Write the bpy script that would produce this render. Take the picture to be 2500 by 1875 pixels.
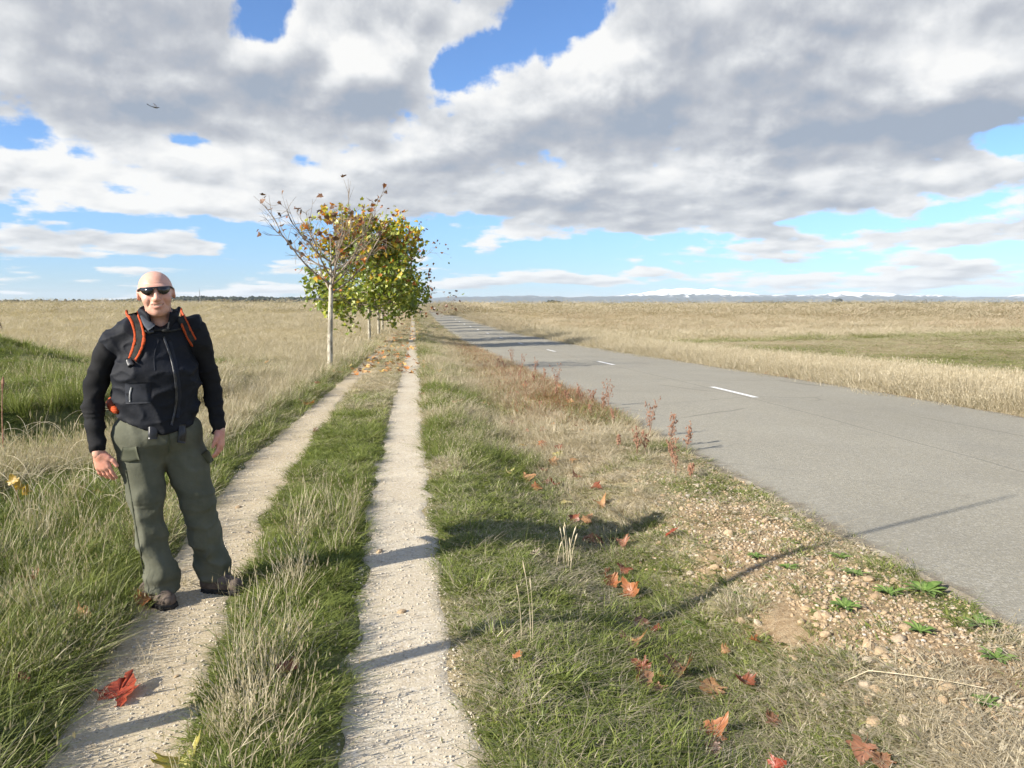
import bpy, bmesh, math, random
import numpy as np
from mathutils import Vector, Matrix

for o in list(bpy.data.objects):
    bpy.data.objects.remove(o)
SC = bpy.context.scene
COL = SC.collection
rng = np.random.default_rng(7)
R = math.radians

# ------------------------------------------------------------------ camera
FPX, CAMH, CX, CY, VX, VY = 1850.0, 1.63, 1250.0, 937.5, 1012.0, 742.0   # measured on the 2500 px photograph
PITCH = math.atan((CY - VY) / FPX)
YAW = math.atan2((CX - VX) / FPX, math.cos(PITCH))
cam_d = bpy.data.cameras.new('camera')
cam_d.sensor_width = 36.0
cam_d.lens = 36.0 * FPX / 2500.0
cam_d.clip_start = 0.05
cam_d.clip_end = 90000.0
cam = bpy.data.objects.new('camera', cam_d)
COL.objects.link(cam)
cam.location = (0, 0, CAMH)
cam.rotation_euler = (math.pi / 2 - PITCH, 0, -YAW)
SC.camera = cam

def ray(px, py):
    x = (px - CX) / FPX; z = -(py - CY) / FPX
    c, s = math.cos(PITCH), math.sin(PITCH)
    y2 = c + z * s; z2 = -s + z * c
    c, s = math.cos(YAW), math.sin(YAW)
    return np.array([x * c + y2 * s, -x * s + y2 * c, z2])

# ------------------------------------------------------------------ light and sky
SUN_EL = R(27.0)
SUN_DIR = np.array([-1.0, -0.45, 0.0]); SUN_DIR /= np.linalg.norm(SUN_DIR)
SUN_DIR = np.array([SUN_DIR[0] * math.cos(SUN_EL), SUN_DIR[1] * math.cos(SUN_EL), math.sin(SUN_EL)])
sl = bpy.data.lights.new('sun', 'SUN')
sl.energy = 5.0
sl.angle = R(0.55)
sl.color = (1.0, 0.93, 0.82)
sun = bpy.data.objects.new('sun', sl)
COL.objects.link(sun)
sun.rotation_euler = Vector(SUN_DIR).to_track_quat('Z', 'Y').to_euler()
sun.location = (-30, -14, 20)

SC.view_settings.view_transform = 'Standard'
SC.view_settings.look = 'None'
SC.view_settings.exposure = 0.98
SC.view_settings.gamma = 1.0
SC.view_settings.use_curve_mapping = False
SC.render.engine = 'CYCLES'
SC.cycles.use_denoising = True
SC.cycles.use_adaptive_sampling = True
SC.cycles.adaptive_threshold = 0.02
SC.cycles.max_bounces = 4
SC.cycles.diffuse_bounces = 2
SC.cycles.transmission_bounces = 4
SC.cycles.volume_bounces = 0
SC.cycles.transparent_max_bounces = 6
SC.cycles.caustics_reflective = False
SC.cycles.caustics_refractive = False
SC.cycles.sample_clamp_indirect = 6.0

# ---- small node helpers
class NT:
    def __init__(s, tree):
        s.t = tree; s.n = tree.nodes; s.l = tree.links; s.n.clear()
    def add(s, typ, **kw):
        nd = s.n.new(typ)
        for k, v in kw.items(): setattr(nd, k, v)
        return nd
    def put(s, sock, v):
        if isinstance(v, bpy.types.NodeSocket): s.l.new(v, sock)
        elif v is not None:
            if sock.type == 'RGBA' and len(v) == 3: v = (*v, 1.0)
            sock.default_value = v
    def m(s, op, a, b=None, c=None, clamp=False):
        nd = s.add('ShaderNodeMath', operation=op, use_clamp=clamp)
        for i, v in enumerate((a, b, c)):
            if v is not None: s.put(nd.inputs[i], v)
        return nd.outputs[0]
    def sm(s, x, e0, e1):
        nd = s.add('ShaderNodeMapRange', interpolation_type='SMOOTHSTEP')
        s.put(nd.inputs['Value'], x); nd.inputs['From Min'].default_value = e0; nd.inputs['From Max'].default_value = e1
        return nd.outputs['Result']
    def lin(s, x, e0, e1, a=0.0, b=1.0):
        nd = s.add('ShaderNodeMapRange')
        s.put(nd.inputs['Value'], x)
        for k, v in (('From Min', e0), ('From Max', e1), ('To Min', a), ('To Max', b)): nd.inputs[k].default_value = v
        return nd.outputs['Result']
    def mix(s, f, a, b, blend='MIX'):
        nd = s.add('ShaderNodeMix', data_type='RGBA', blend_type=blend)
        s.put(nd.inputs[0], f); s.put(nd.inputs[6], a); s.put(nd.inputs[7], b)
        return nd.outputs[2]
    def noise(s, vec, scale, detail=4, rough=0.55, dist=0.0, dim='3D'):
        nd = s.add('ShaderNodeTexNoise', noise_dimensions=dim)
        if vec is not None: s.put(nd.inputs['Vector'], vec)
        nd.inputs['Scale'].default_value = scale; nd.inputs['Detail'].default_value = detail
        nd.inputs['Roughness'].default_value = rough; nd.inputs['Distortion'].default_value = dist
        return nd.outputs[0]
    def vor(s, vec, scale, feature='F1', out=0):
        nd = s.add('ShaderNodeTexVoronoi', feature=feature)
        if vec is not None: s.put(nd.inputs['Vector'], vec)
        nd.inputs['Scale'].default_value = scale
        return nd.outputs[out]
    def comb(s, x, y, z):
        nd = s.add('ShaderNodeCombineXYZ')
        for i, v in enumerate((x, y, z)): s.put(nd.inputs[i], v)
        return nd.outputs[0]
    def attr(s, name, typ='GEOMETRY'):
        nd = s.add('ShaderNodeAttribute', attribute_name=name, attribute_type=typ)
        return nd
    def bump(s, h, strength=0.5, dist=0.01):
        nd = s.add('ShaderNodeBump')
        s.put(nd.inputs['Height'], h); nd.inputs['Strength'].default_value = strength; nd.inputs['Distance'].default_value = dist
        return nd.outputs[0]

# ---- world: Nishita sky with broken cumulus, both functions of direction
W = bpy.data.worlds.new('World'); SC.world = W; W.use_nodes = True
w = NT(W.node_tree)
sky = w.add('ShaderNodeTexSky', sky_type='NISHITA', sun_disc=False)
sky.sun_elevation = SUN_EL
sky.sun_rotation = math.atan2(SUN_DIR[0], SUN_DIR[1])
sky.altitude = 800.0
sky.air_density = 1.0; sky.dust_density = 0.6; sky.ozone_density = 2.5
tc = w.add('ShaderNodeTexCoord')
sep = w.add('ShaderNodeSeparateXYZ'); w.l.new(tc.outputs['Generated'], sep.inputs[0])
dx, dy = sep.outputs[0], sep.outputs[1]
dz = w.m('MAXIMUM', sep.outputs[2], 0.0)
az = w.m('ARCTAN2', dx, dy)
def azz(px, py):
    r = ray(px, py); r = r / np.linalg.norm(r)
    return math.atan2(r[0], r[1]), r[2]
def vm(op, a, b=None, c=None):
    nd = w.add('ShaderNodeVectorMath', operation=op)
    for i, q in enumerate((a, b, c)):
        if q is not None: w.put(nd.inputs[i], q)
    return nd.outputs['Value'] if op == 'DOT_PRODUCT' else nd.outputs[0]
AE = w.comb(az, dz, 0.0)
def blobs(items):
    """sum of soft elliptical patches of sky; each is (x, y, half width, half height, amount)"""
    tot = None
    for (px, py, rx, ry, s) in items:
        a0, z0 = azz(px, py)
        ra = FPX / rx; rz = FPX / ry
        d = vm('MULTIPLY_ADD', AE, (ra, rz, 0), (-a0 * ra, -z0 * rz, 0))
        g = w.m('POWER', 1 / math.e, vm('DOT_PRODUCT', d, d))
        tot = w.m('MULTIPLY', g, s) if tot is None else w.m('MULTIPLY_ADD', g, s, tot)
    return tot
CLOUD_COVER = [
    (690, 60, 50, 70, -.60), (620, 110, 60, 35, -.40), (1385, 30, 85, 55, -.56), (1250, 105, 75, 42, -.46), (1085, 200, 65, 60, -.55), (1180, 20, 90, 50, -.20), (870, 160, 170, 90, .60), (1000, 40, 170, 55, .40), (1560, 120, 150, 120, .3),
    (30, 358, 50, 18, -.22), (60, 300, 120, 40, .15), (2480, 365, 60, 35, -.40), (330, 60, 260, 90, .38), (2420, 60, 160, 110, .45), (2050, 40, 220, 80, .40), (500, 275, 200, 60, .26), (1150, 335, 90, 40, .25), (2280, 325, 60, 25, .25), (2300, 420, 260, 45, .30), (2050, 360, 200, 40, .2), (1830, 395, 40, 18, -.22), (560, 268, 26, 12, -.18), (830, 318, 30, 14, -.18),
    (230, 590, 300, 30, .42), (300, 540, 480, 22, -.30), (650, 560, 120, 30, -.12), (2180, 580, 340, 26, .34), (2150, 535, 400, 16, -.16), (1580, 541, 230, 24, .34),
    (1150, 560, 120, 18, .16), (1500, 605, 420, 26, -.22), (600, 640, 600, 20, -.10), (900, 620, 300, 30, -.12), (1800, 655, 200, 22, .16), (2150, 670, 300, 22, .14), (1500, 680, 160, 16, .12),
    (1300, 470, 900, 60, .22), (2200, 200, 500, 200, .25), (300, 200, 500, 260, .22), (1600, 250, 500, 220, .25)]
CLOUD_TONE = [
    (230, 120, 330, 110, -0.136), (300, 300, 300, 60, -0.149), (650, 185, 200, 75, -0.260), (900, 255, 240, 40, -0.136), (860, 130, 150, 62, .55), (1000, 60, 200, 50, -0.074),
    (1800, 250, 420, 70, -0.211), (2330, 300, 260, 55, -0.384), (1750, 330, 500, 40, -0.136), (1950, 60, 300, 45, -0.186), (2290, 100, 210, 70, .50), (2440, 75, 60, 40, -0.186), (1430, 150, 200, 90, .30),
    (1350, 330, 200, 40, -0.099), (300, 365, 330, 45, .30), (250, 465, 330, 40, .42), (1250, 480, 300, 28, -0.149), (1900, 490, 400, 25, -0.136), (1880, 440, 260, 28, .26), (1500, 430, 250, 25, .12),
    (700, 400, 250, 60, .16), (780, 330, 100, 40, .22), (1130, 270, 100, 70, .24), (2350, 450, 180, 40, .14), (200, 620, 300, 10, -0.186), (1500, 562, 250, 10, -0.155)]
v = w.m('LOGARITHM', w.m('ADD', dz, 0.04), math.e)
uu = w.m('MULTIPLY', az, 7.4); vv = w.m('MULTIPLY', v, 3.6)
P0 = w.comb(uu, vv, 3.7)
P1 = w.comb(w.m('ADD', uu, -0.12), w.m('ADD', vv, 0.30), 3.7)
sc1 = w.m('DIVIDE', 1.0, w.m('ADD', dz, 0.16))
F0 = w.comb(w.m('MULTIPLY', az, 13.0), w.m('MULTIPLY', v, 5.0), 1.3)
F1 = w.comb(w.m('MULTIPLY_ADD', az, 13.0, -0.11), w.m('MULTIPLY_ADD', v, 5.0, 0.20), 1.3)
b0 = w.noise(P0, 1.0, 3, 0.5)
b1 = w.noise(P1, 1.0, 2, 0.5)
f0 = w.noise(F0, 1.25, 7, 0.58)
f1 = w.noise(F1, 1.25, 4, 0.50)
n0 = w.m('MULTIPLY_ADD', w.m('SUBTRACT', f0, 0.5), 0.62, b0)
cv = w.add('ShaderNodeFloatCurve')
cpts = [(0.0, .50), (.02, .47), (.045, .455), (.075, .44), (.098, .47), (.118, .56), (.15, .64), (.30, .62), (.6, .50), (1.0, .45)]
cc = cv.mapping.curves[0]
cc.points[0].location = cpts[0]; cc.points[1].location = cpts[-1]
for p in cpts[1:-1]: cc.points.new(*p)
cv.mapping.update()
w.put(cv.inputs['Value'], dz)
cover = w.m('ADD', cv.outputs[0], blobs(CLOUD_COVER))
dens = w.m('ADD', w.m('MULTIPLY', w.m('SUBTRACT', n0, 0.5), 2.0), w.m('SUBTRACT', cover, 0.5))
alpha = w.sm(dens, -0.02, 0.20)
relief = w.m('SUBTRACT', b0, b1)
fine = w.m('SUBTRACT', f0, f1)
tone = w.m('ADD', w.m('MULTIPLY_ADD', relief, 2.0, 0.63), w.m('MULTIPLY', fine, 1.35))
tone = w.m('ADD', tone, blobs(CLOUD_TONE))
tone = w.m('SUBTRACT', tone, w.m('MULTIPLY', w.sm(dens, 0.12, 0.7), 0.20))
tone = w.m('MULTIPLY_ADD', w.m('SUBTRACT', 1.0, w.sm(dz, 0.05, 0.14)), 0.16, tone)
thin = w.m('MULTIPLY', w.m('SUBTRACT', 1.0, w.sm(dens, 0.0, 0.26)), 0.22)
tone = w.m('ADD', tone, thin, clamp=True)
ramp = w.add('ShaderNodeValToRGB')
cr = ramp.color_ramp
cr.elements[0].position = 0.0; cr.elements[0].color = (.38, .44, .53, 1)
cr.elements[1].position = 1.0; cr.elements[1].color = (1.0, .995, .975, 1)
for pos, c in ((.28, (.50, .525, .575)), (.55, (.66, .68, .71)), (.78, (.85, .86, .87))):
    e = cr.elements.new(pos); e.color = (*c, 1)
w.put(ramp.inputs[0], tone)
skyc = w.mix(1.0, sky.outputs[0], (0.063, 0.080, 0.102), 'MULTIPLY')
skyc = w.mix(w.m('SUBTRACT', 1.0, w.sm(dz, 0.0, 0.16)), skyc, w.mix(1.0, skyc, (.74, .80, .92), 'MULTIPLY'))
cloudc = w.mix(1.0, ramp.outputs[0], (0.50, 0.50, 0.50), 'MULTIPLY')
final = w.mix(w.m('MULTIPLY', alpha, 0.98), skyc, cloudc)
bg = w.add('ShaderNodeBackground'); w.put(bg.inputs[0], final); bg.inputs[1].default_value = 1.0
wo = w.add('ShaderNodeOutputWorld'); w.l.new(bg.outputs[0], wo.inputs[0])
W.cycles.sampling_method = 'NONE'

# ------------------------------------------------------------------ numeric helpers
def _hash(ix, iy, iz, seed):
    h = (ix.astype(np.int64) * 374761393 + iy.astype(np.int64) * 668265263 + iz.astype(np.int64) * 2147483647 + seed * 974634777) & 0xFFFFFFFF
    h = ((h ^ (h >> 13)) * 1274126177) & 0xFFFFFFFF
    h = (h ^ (h >> 16)) & 0xFFFFFFFF
    return h / 4294967295.0
def vn2(x, y, seed=0):
    x = np.asarray(x, float); y = np.asarray(y, float)
    ix = np.floor(x); iy = np.floor(y); fx = x - ix; fy = y - iy
    fx = fx * fx * (3 - 2 * fx); fy = fy * fy * (3 - 2 * fy); z = np.zeros_like(ix)
    a = _hash(ix, iy, z, seed); b = _hash(ix + 1, iy, z, seed); c = _hash(ix, iy + 1, z, seed); d = _hash(ix + 1, iy + 1, z, seed)
    return (a + (b - a) * fx) * (1 - fy) + (c + (d - c) * fx) * fy
def fbm2(x, y, seed=0, oct=4):
    t = 0; a = 0.5; s = 0
    for i in range(oct):
        t = t + a * vn2(np.asarray(x) * 2 ** i, np.asarray(y) * 2 ** i, seed + i); s += a; a *= 0.5
    return t / s
def vn3(P, seed=0):
    i = np.floor(P); f = P - i; f = f * f * (3 - 2 * f)
    r = 0
    for dx_ in (0, 1):
        for dy_ in (0, 1):
            for dz_ in (0, 1):
                wgt = (f[..., 0] if dx_ else 1 - f[..., 0]) * (f[..., 1] if dy_ else 1 - f[..., 1]) * (f[..., 2] if dz_ else 1 - f[..., 2])
                r = r + wgt * _hash(i[..., 0] + dx_, i[..., 1] + dy_, i[..., 2] + dz_, seed)
    return r
def sstep(x, a, b):
    t = np.clip((np.asarray(x, float) - a) / (b - a), 0, 1)
    return t * t * (3 - 2 * t)

# ------------------------------------------------------------------ lie of the land
_yy = np.arange(-60, 320, 1.0)
def _smooth(pts):
    a = np.interp(_yy, [p[0] for p in pts], [p[1] for p in pts])
    k = np.hanning(13); k /= k.sum()
    return np.convolve(np.pad(a, 6, mode='edge'), k, 'valid')
_LEFT = _smooth([(-60, 0), (14, 0), (24, -.10), (35, -.24), (50, -.38), (70, -.40), (90, -.33), (120, -.2), (150, -.05), (200, 0), (320, 0)])
_ROAD = _smooth([(-60, 0), (12, 0), (23.6, -.245), (33, -.43), (42, -.60), (60, -.75), (86, -.77), (103, -.65), (120, -.45), (138, -.29), (158, -.1), (200, .0), (320, 0)])
ROAD_L, ROAD_R = 2.98, 8.66
RC = (ROAD_L + ROAD_R) / 2
def road_z(x, y):
    return np.interp(y, _yy, _ROAD) + 0.05 - 0.012 * np.abs(np.asarray(x) - RC)
# wheel tracks: left and right edge as functions of y
_TY = [-30, 2.6, 3.3, 4.3, 5.6, 7.5, 10, 14, 20, 30, 60, 400]
def t_left(y):  return np.interp(y, _TY, [-1.32, -1.37, -1.44, -1.54, -1.68, -1.78, -1.72, -1.62, -1.58, -1.56, -1.55, -1.55]), np.interp(y, _TY, [-.72, -.78, -.86, -.98, -1.10, -1.18, -1.20, -1.20, -1.12, -1.05, -1.05, -1.05])
def t_right(y): return np.interp(y, _TY, [-.34, -.34, -.345, -.36, -.40, -.41, -.40, -.38, -.34, -.33, -.33, -.33]), np.interp(y, _TY, [.27, .25, .21, .155, .13, .12, .125, .15, .17, .18, .18, .18])
def terrain(x, y):
    x = np.asarray(x, float); y = np.asarray(y, float)
    zl = np.interp(y, _yy, _LEFT); zr = np.interp(y, _yy, _ROAD)
    z = zl + (zr - zl) * sstep(x, 0.4, 2.7)
    near = 1 - sstep(y, 10, 26)
    z = z - (0.05 + 0.15 * near) * np.exp(-((x - 1.35) / 0.55) ** 2)                 # shallow ditch of the verge
    z = z - 0.06 * sstep(x, 2.97, 3.12) * (1 - sstep(x, 8.9, 9.1)) * (np.abs(x - RC) < 3.2)
    l0, l1 = t_left(y); r0, r1 = t_right(y)
    z = z + 0.045 * sstep(x, l1 - .03, l1 + .14) * (1 - sstep(x, r0 - .14, r0 + .03))  # crown between the ruts
    z = z + 0.05 * (1 - sstep(x, l0 - .25, l0 + .02)) + 0.03 * sstep(x, r1 - .02, r1 + .2) * (1 - sstep(x, .4, .9))
    # left: hollow beside the track, then a green bank
    sb = (y - 11.0) - 0.6 * (x + 4.3) + 0.9 * (fbm2(x * .6, y * .6, 31) - .5)
    lim = sstep(-x, 2.4, 3.6) * (1 - sstep(y, 17, 23))
    z = z + (0.22 + .35 * (fbm2(x * .8, y * .8, 37) - .5)) * lim * sstep(sb, -.15, .30) - 0.42 * lim * (1 - sstep(sb, -.15, .30)) * np.exp(-(np.minimum(sb, 0) / 2.4) ** 2) * sstep(y, 4.5, 7.5)
    z = z + 0.85 * np.exp(-(((x + 11.6) / 2.9) ** 2 + ((y - 19.6) / 1.9) ** 2))
    # field to the right of the road lies a little lower near by
    z = z - 0.16 * sstep(x, 9.0, 12.0) * (1 - sstep(y, 60, 120))
    off = 1 - sstep(x, ROAD_L - .1, ROAD_L) * (1 - sstep(x, ROAD_R, ROAD_R + .3))
    intrack = ((x > l0) & (x < l1)) | ((x > r0) & (x < r1))
    amp = np.where(intrack, 0.012, 0.05) * off
    z = z + amp * (fbm2(x * 2.3, y * 2.3, 5) - .5) + 0.10 * off * (fbm2(x * .21, y * .21, 9) - .5) * sstep(np.hypot(x, y), 8, 30)
    return z

def veg(x, y):
    """what grows at a point: greenness, height factor, cover, redness"""
    x = np.asarray(x, float); y = np.asarray(y, float)
    n1 = fbm2(x * 1.1, y * 1.1, 41); n2 = fbm2(x * 3.5, y * 3.5, 47); n3 = fbm2(x * .16, y * .16, 53)
    g = np.full_like(x, .06); hgt = np.ones_like(x); cov = np.ones_like(x); red = np.zeros_like(x)
    l0, l1 = t_left(y); r0, r1 = t_right(y)
    near = 1 - sstep(y, 5.5, 11)
    # verge between right track and road
    vg = (x > r1 - .05) & (x < ROAD_L + .1)
    gv = (.70 - .14 * sstep(x, 1.5, 2.3)) * near + (.36 - .20 * sstep(x, .3, 1.4)) * (1 - near)
    gv = gv + (n1 - .5) * 1.7 + (n2 - .5) * .9
    g = np.where(vg, gv, g); hgt = np.where(vg, .75 + .35 * sstep(y, 6, 14) - .2 * sstep(x, 1.7, 2.4), hgt)
    cov = np.where(vg, 1 - .90 * sstep(x + (n1 - .5) * 1.5, 1.5, 2.1) * (1 - .75 * sstep(y, 4.6, 7.5)), cov)
    cov = np.where(vg & (x > ROAD_L - .25), np.maximum(cov, .55), cov)
    red = np.where(vg, sstep(x, .8, 2.4) * sstep(y, 8, 12) * (1 - sstep(y, 30, 60)) * (.12 + .5 * n1) + .12 * sstep(y, 8, 14), red)
    # strip between the ruts
    cs = (x > l1 - .1) & (x < r0 + .1)
    g = np.where(cs, .70 * (1 - sstep(y, 6, 16)) + .22 + (n1 - .5) * .9, g)
    hgt = np.where(cs, .85, hgt)
    # left bank
    lb = x < l0 + .1
    sb = (y - 11.0) - 0.6 * (x + 4.3) + 0.9 * (fbm2(x * .6, y * .6, 31) - .5)
    gl = np.where(x > l0 - .45, .62, .26)
    gl = np.where((y < 5.2), np.where(x > -2.7, .70, .48), gl)
    gl = np.where((sb > -.3) & (x < -2.9) & (y < 21), .74, gl)
    gl = np.where((sb <= -.3) & (sb > -2.6) & (x < -2.6) & (y > 5.5), .50, gl)
    gl = np.where((y > 5) & (y < 7.5) & (x > -3.4) & (x < -2.0), .80, gl)
    hill = np.exp(-(((x + 11.6) / 3.4) ** 2 + ((y - 19.4) / 2.6) ** 2))
    gl = np.maximum(gl, .95 * sstep(hill, .2, .5))
    gl = np.where((y > 9) & (x > -3.4 - .05 * y) & (x < l0 - .4), .14, gl)
    gl = gl * (1 - sstep(y, 21, 27))
    gl = np.where((x > l0 - .5) & (y < 40), np.maximum(gl, .50), gl)
    gl = gl + (n1 - .5) * .55 + (n2 - .5) * .3
    g = np.where(lb, gl, g)
    hgt = np.where(lb, np.where(gl > .6, .9, 1.25), hgt)
    bank_ = lb & (sb > -.3) & (x < -2.9) & (y < 21)
    hgt = np.where(bank_, .5 + 1.9 * sstep(n1, .35, .75), hgt)
    g = np.where(bank_, g + .5 * (.5 - sstep(n1, .4, .7)), g)
    gl = g
    # right of the road
    rb = x > ROAD_R - .1
    gr = .05 + (n1 - .5) * .25
    sown = sstep(x, 12.6, 14.0) * (1 - sstep(y - .32 * (x - 13), 41, 46))
    sown = np.where(x > 12.6, sown, 0)
    line = np.exp(-((y - .32 * (x - 13) - 45) / 1.6) ** 2) * sstep(x, 12, 14)
    gr = np.maximum(gr, sown * (.50 + (n3 - .5) * 1.1 + (n1 - .5) * .3)); gr = np.maximum(gr, line * .75)
    g = np.where(rb, gr, g)
    hgt = np.where(rb, np.where(sown > .5, .22, 1.1 * (.45 + .55 * sstep(x, ROAD_R + .2, ROAD_R + 1.3))), hgt)
    hgt = np.where(rb & (line > .4), .8, hgt)
    cov = np.where(rb, np.where(sown > .5, .55, np.where(x < ROAD_R + .4, .5, 1)), cov)
    brown = rb * sstep(y, 55, 75) * (1 - sstep(y, 150, 230)) * (.45 + .8 * (n3 - .5))
    red = np.where(rb, np.clip(brown, 0, 1) * .34 + .05, red)
    return np.clip(g, 0, 1), hgt, np.clip(cov, 0, 1), np.clip(red, 0, 1)

# ------------------------------------------------------------------ object helpers
def link(o, parent=None):
    COL.objects.link(o)
    if parent is not None: o.parent = parent
    return o
def mesh_np(name, V, F, mats=None, smooth=False, attrs=None, parent=None, uvattr=None):
    """F: (n,3)/(n,4) array or list of faces"""
    me = bpy.data.meshes.new(name)
    V = np.asarray(V, np.float32)
    if isinstance(F, np.ndarray):
        k = F.shape[1]; n = len(F)
        me.vertices.add(len(V)); me.vertices.foreach_set('co', V.ravel())
        me.loops.add(n * k); me.loops.foreach_set('vertex_index', F.astype(np.int32).ravel())
        me.polygons.add(n); me.polygons.foreach_set('loop_start', np.arange(0, n * k, k, dtype=np.int32))
        me.update(calc_edges=True)
    else:
        me.from_pydata([tuple(map(float, q)) for q in V], [], [list(map(int, f)) for f in F]); me.update()
    me.polygons.foreach_set('use_smooth', [bool(smooth)] * len(me.polygons))
    for k, (typ, arr) in (attrs or {}).items():
        a = me.attributes.new(k, typ, 'POINT')
        a.data.foreach_set('color' if typ == 'FLOAT_COLOR' else ('vector' if typ == 'FLOAT_VECTOR' else 'value'), np.asarray(arr, np.float32).ravel())
    o = bpy.data.objects.new(name, me)
    if mats is not None: me.materials.append(mats)
    return o
def add(name, V, F, mat, parent=None, smooth=False, attrs=None):
    return link(mesh_np(name, V, F, mat, smooth, attrs), parent)
def tag(o, label=None, cat=None, group=None, kind=None):
    if label: o['label'] = label
    if cat: o['category'] = cat
    if group: o['group'] = group
    if kind: o['kind'] = kind
    return o
def empty(name, loc):
    o = bpy.data.objects.new(name, None); o.location = loc; o.empty_display_size = 0.1
    return link(o)
def tube(pts, rad, sides=6, cap=True):
    """tapered tube through points -> V, F(list)"""
    pts = np.asarray(pts, float); n = len(pts); rad = np.broadcast_to(rad, (n,))
    T = np.gradient(pts, axis=0); T /= np.linalg.norm(T, axis=1)[:, None] + 1e-9
    ref = np.array([0, 0, 1.0]) if abs(T[0, 2]) < .9 else np.array([1.0, 0, 0])
    V = []
    a = np.linspace(0, 2 * math.pi, sides, endpoint=False)
    for i in range(n):
        s = np.cross(T[i], ref); s /= np.linalg.norm(s) + 1e-9; b = np.cross(s, T[i]); ref = b
        V.append(pts[i] + rad[i] * (np.cos(a)[:, None] * s + np.sin(a)[:, None] * b))
        ref = b if abs(np.dot(b, T[min(i + 1, n - 1)])) < .99 else s
    V = np.concatenate(V)
    F = []
    for i in range(n - 1):
        for j in range(sides):
            k = (j + 1) % sides
            F.append([i * sides + j, i * sides + k, (i + 1) * sides + k, (i + 1) * sides + j])
    if cap: F.append(list(range(sides))[::-1]); F.append(list(range((n - 1) * sides, n * sides)))
    return V, F
def bez(a, b_, c_, n):
    q = np.linspace(0, 1, n)[:, None]
    return (1 - q) ** 2 * a + 2 * q * (1 - q) * b_ + q * q * c_
class Acc:
    def __init__(s): s.V = []; s.F = []; s.n = 0
    def add(s, V, F):
        s.V.append(np.asarray(V, float)); s.F += [[i + s.n for i in f] for f in F]; s.n += len(V)
    def V_(s): return np.concatenate(s.V)

def mat(name):
    m = bpy.data.materials.new(name); m.use_nodes = True
    t = NT(m.node_tree)
    out = t.add('ShaderNodeOutputMaterial'); b = t.add('ShaderNodeBsdfPrincipled')
    t.l.new(b.outputs[0], out.inputs[0])
    b.inputs['Roughness'].default_value = .85
    b.inputs['Specular IOR Level'].default_value = .25
    return m, t, b, out
def pmat(name, c1, c2, scale=8, rough=.85, bump=0, bscale=40, detail=4, spec=.25, coord='Object', bdist=.004, lo=.35, hi=.65):
    m, t, b, out = mat(name)
    c = t.add('ShaderNodeTexCoord').outputs[coord]
    n = t.sm(t.noise(c, scale, detail), lo, hi)
    t.put(b.inputs['Base Color'], t.mix(n, c1, c2))
    b.inputs['Roughness'].default_value = rough; b.inputs['Specular IOR Level'].default_value = spec
    if bump: t.put(b.inputs['Normal'], t.bump(t.noise(c, bscale, 5, .6), bump, bdist))
    return m

# ------------------------------------------------------------------ ground
def axis(lo_fine, hi_fine, step, lo, hi, growth):
    a = list(np.arange(lo_fine, hi_fine + step / 2, step))
    s = step
    while a[-1] < hi: s *= growth; a.append(a[-1] + s)
    s = step; b = []
    p = lo_fine
    while p > lo: s *= growth; p -= s; b.append(p)
    return np.array(b[::-1] + a)
gx = axis(-3.2, 3.2, .05, -30000, 30000, 1.07)
gy = axis(2.0, 6.5, .05, -40, 30000, 1.035)
GX, GY = np.meshgrid(gx, gy)
GZ = terrain(GX, GY)
gV = np.stack([GX, GY, GZ], -1).reshape(-1, 3)
nx_, ny_ = len(gx), len(gy)
ii = (np.arange(ny_ - 1)[:, None] * nx_ + np.arange(nx_ - 1)[None]).ravel()
gF = np.stack([ii, ii + 1, ii + 1 + nx_, ii + nx_], 1)
gg, gh, gc, gr_ = veg(GX.ravel(), GY.ravel())
m_ground, t, b, out = mat('ground_soil_and_turf')
pos = t.add('ShaderNodeNewGeometry').outputs['Position']
nA = t.noise(pos, 1.7, 5, .6); nB = t.noise(pos, 22, 5, .65); nC = t.noise(pos, .05, 4, .6); nD = t.noise(pos, 120, 3, .6)
aG = t.attr('green').outputs['Fac']; aC = t.attr('cover').outputs['Fac']; aR = t.attr('red').outputs['Fac']
soil = t.mix(t.sm(nB, .35, .65), (.24, .165, .09), (.36, .27, .165))
soil = t.mix(t.sm(nD, .56, .70), soil, (.44, .35, .24))
dry = t.mix(t.sm(nB, .3, .7), (.30, .235, .13), (.47, .39, .245))
dry = t.mix(t.sm(nC, .35, .68), dry, (.50, .42, .27))
brn = t.mix(t.sm(nB, .3, .7), (.23, .15, .085), (.34, .24, .15))
grn = t.mix(t.sm(nB, .3, .7), (.06, .085, .022), (.17, .19, .06))
cg = t.mix(t.m('ADD', aG, t.lin(nA, .3, .7, -.15, .15), clamp=True), dry, grn)
cg = t.mix(aR, cg, brn)
cg = t.mix(t.sm(t.m('ADD', aC, t.lin(nA, .3, .7, -.25, .25)), .25, .75), soil, cg)
t.put(b.inputs['Base Color'], cg)
b.inputs['Roughness'].default_value = .95; b.inputs['Specular IOR Level'].default_value = .1
hh = t.m('ADD', t.m('MULTIPLY', nB, .6), t.m('MULTIPLY', nD, .4))
t.put(b.inputs['Normal'], t.bump(hh, .7, .03))
ground = add('ground', gV, gF, m_ground, smooth=True, attrs={'green': ('FLOAT', gg), 'cover': ('FLOAT', gc), 'red': ('FLOAT', gr_)})
tag(ground, kind='structure')

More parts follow.
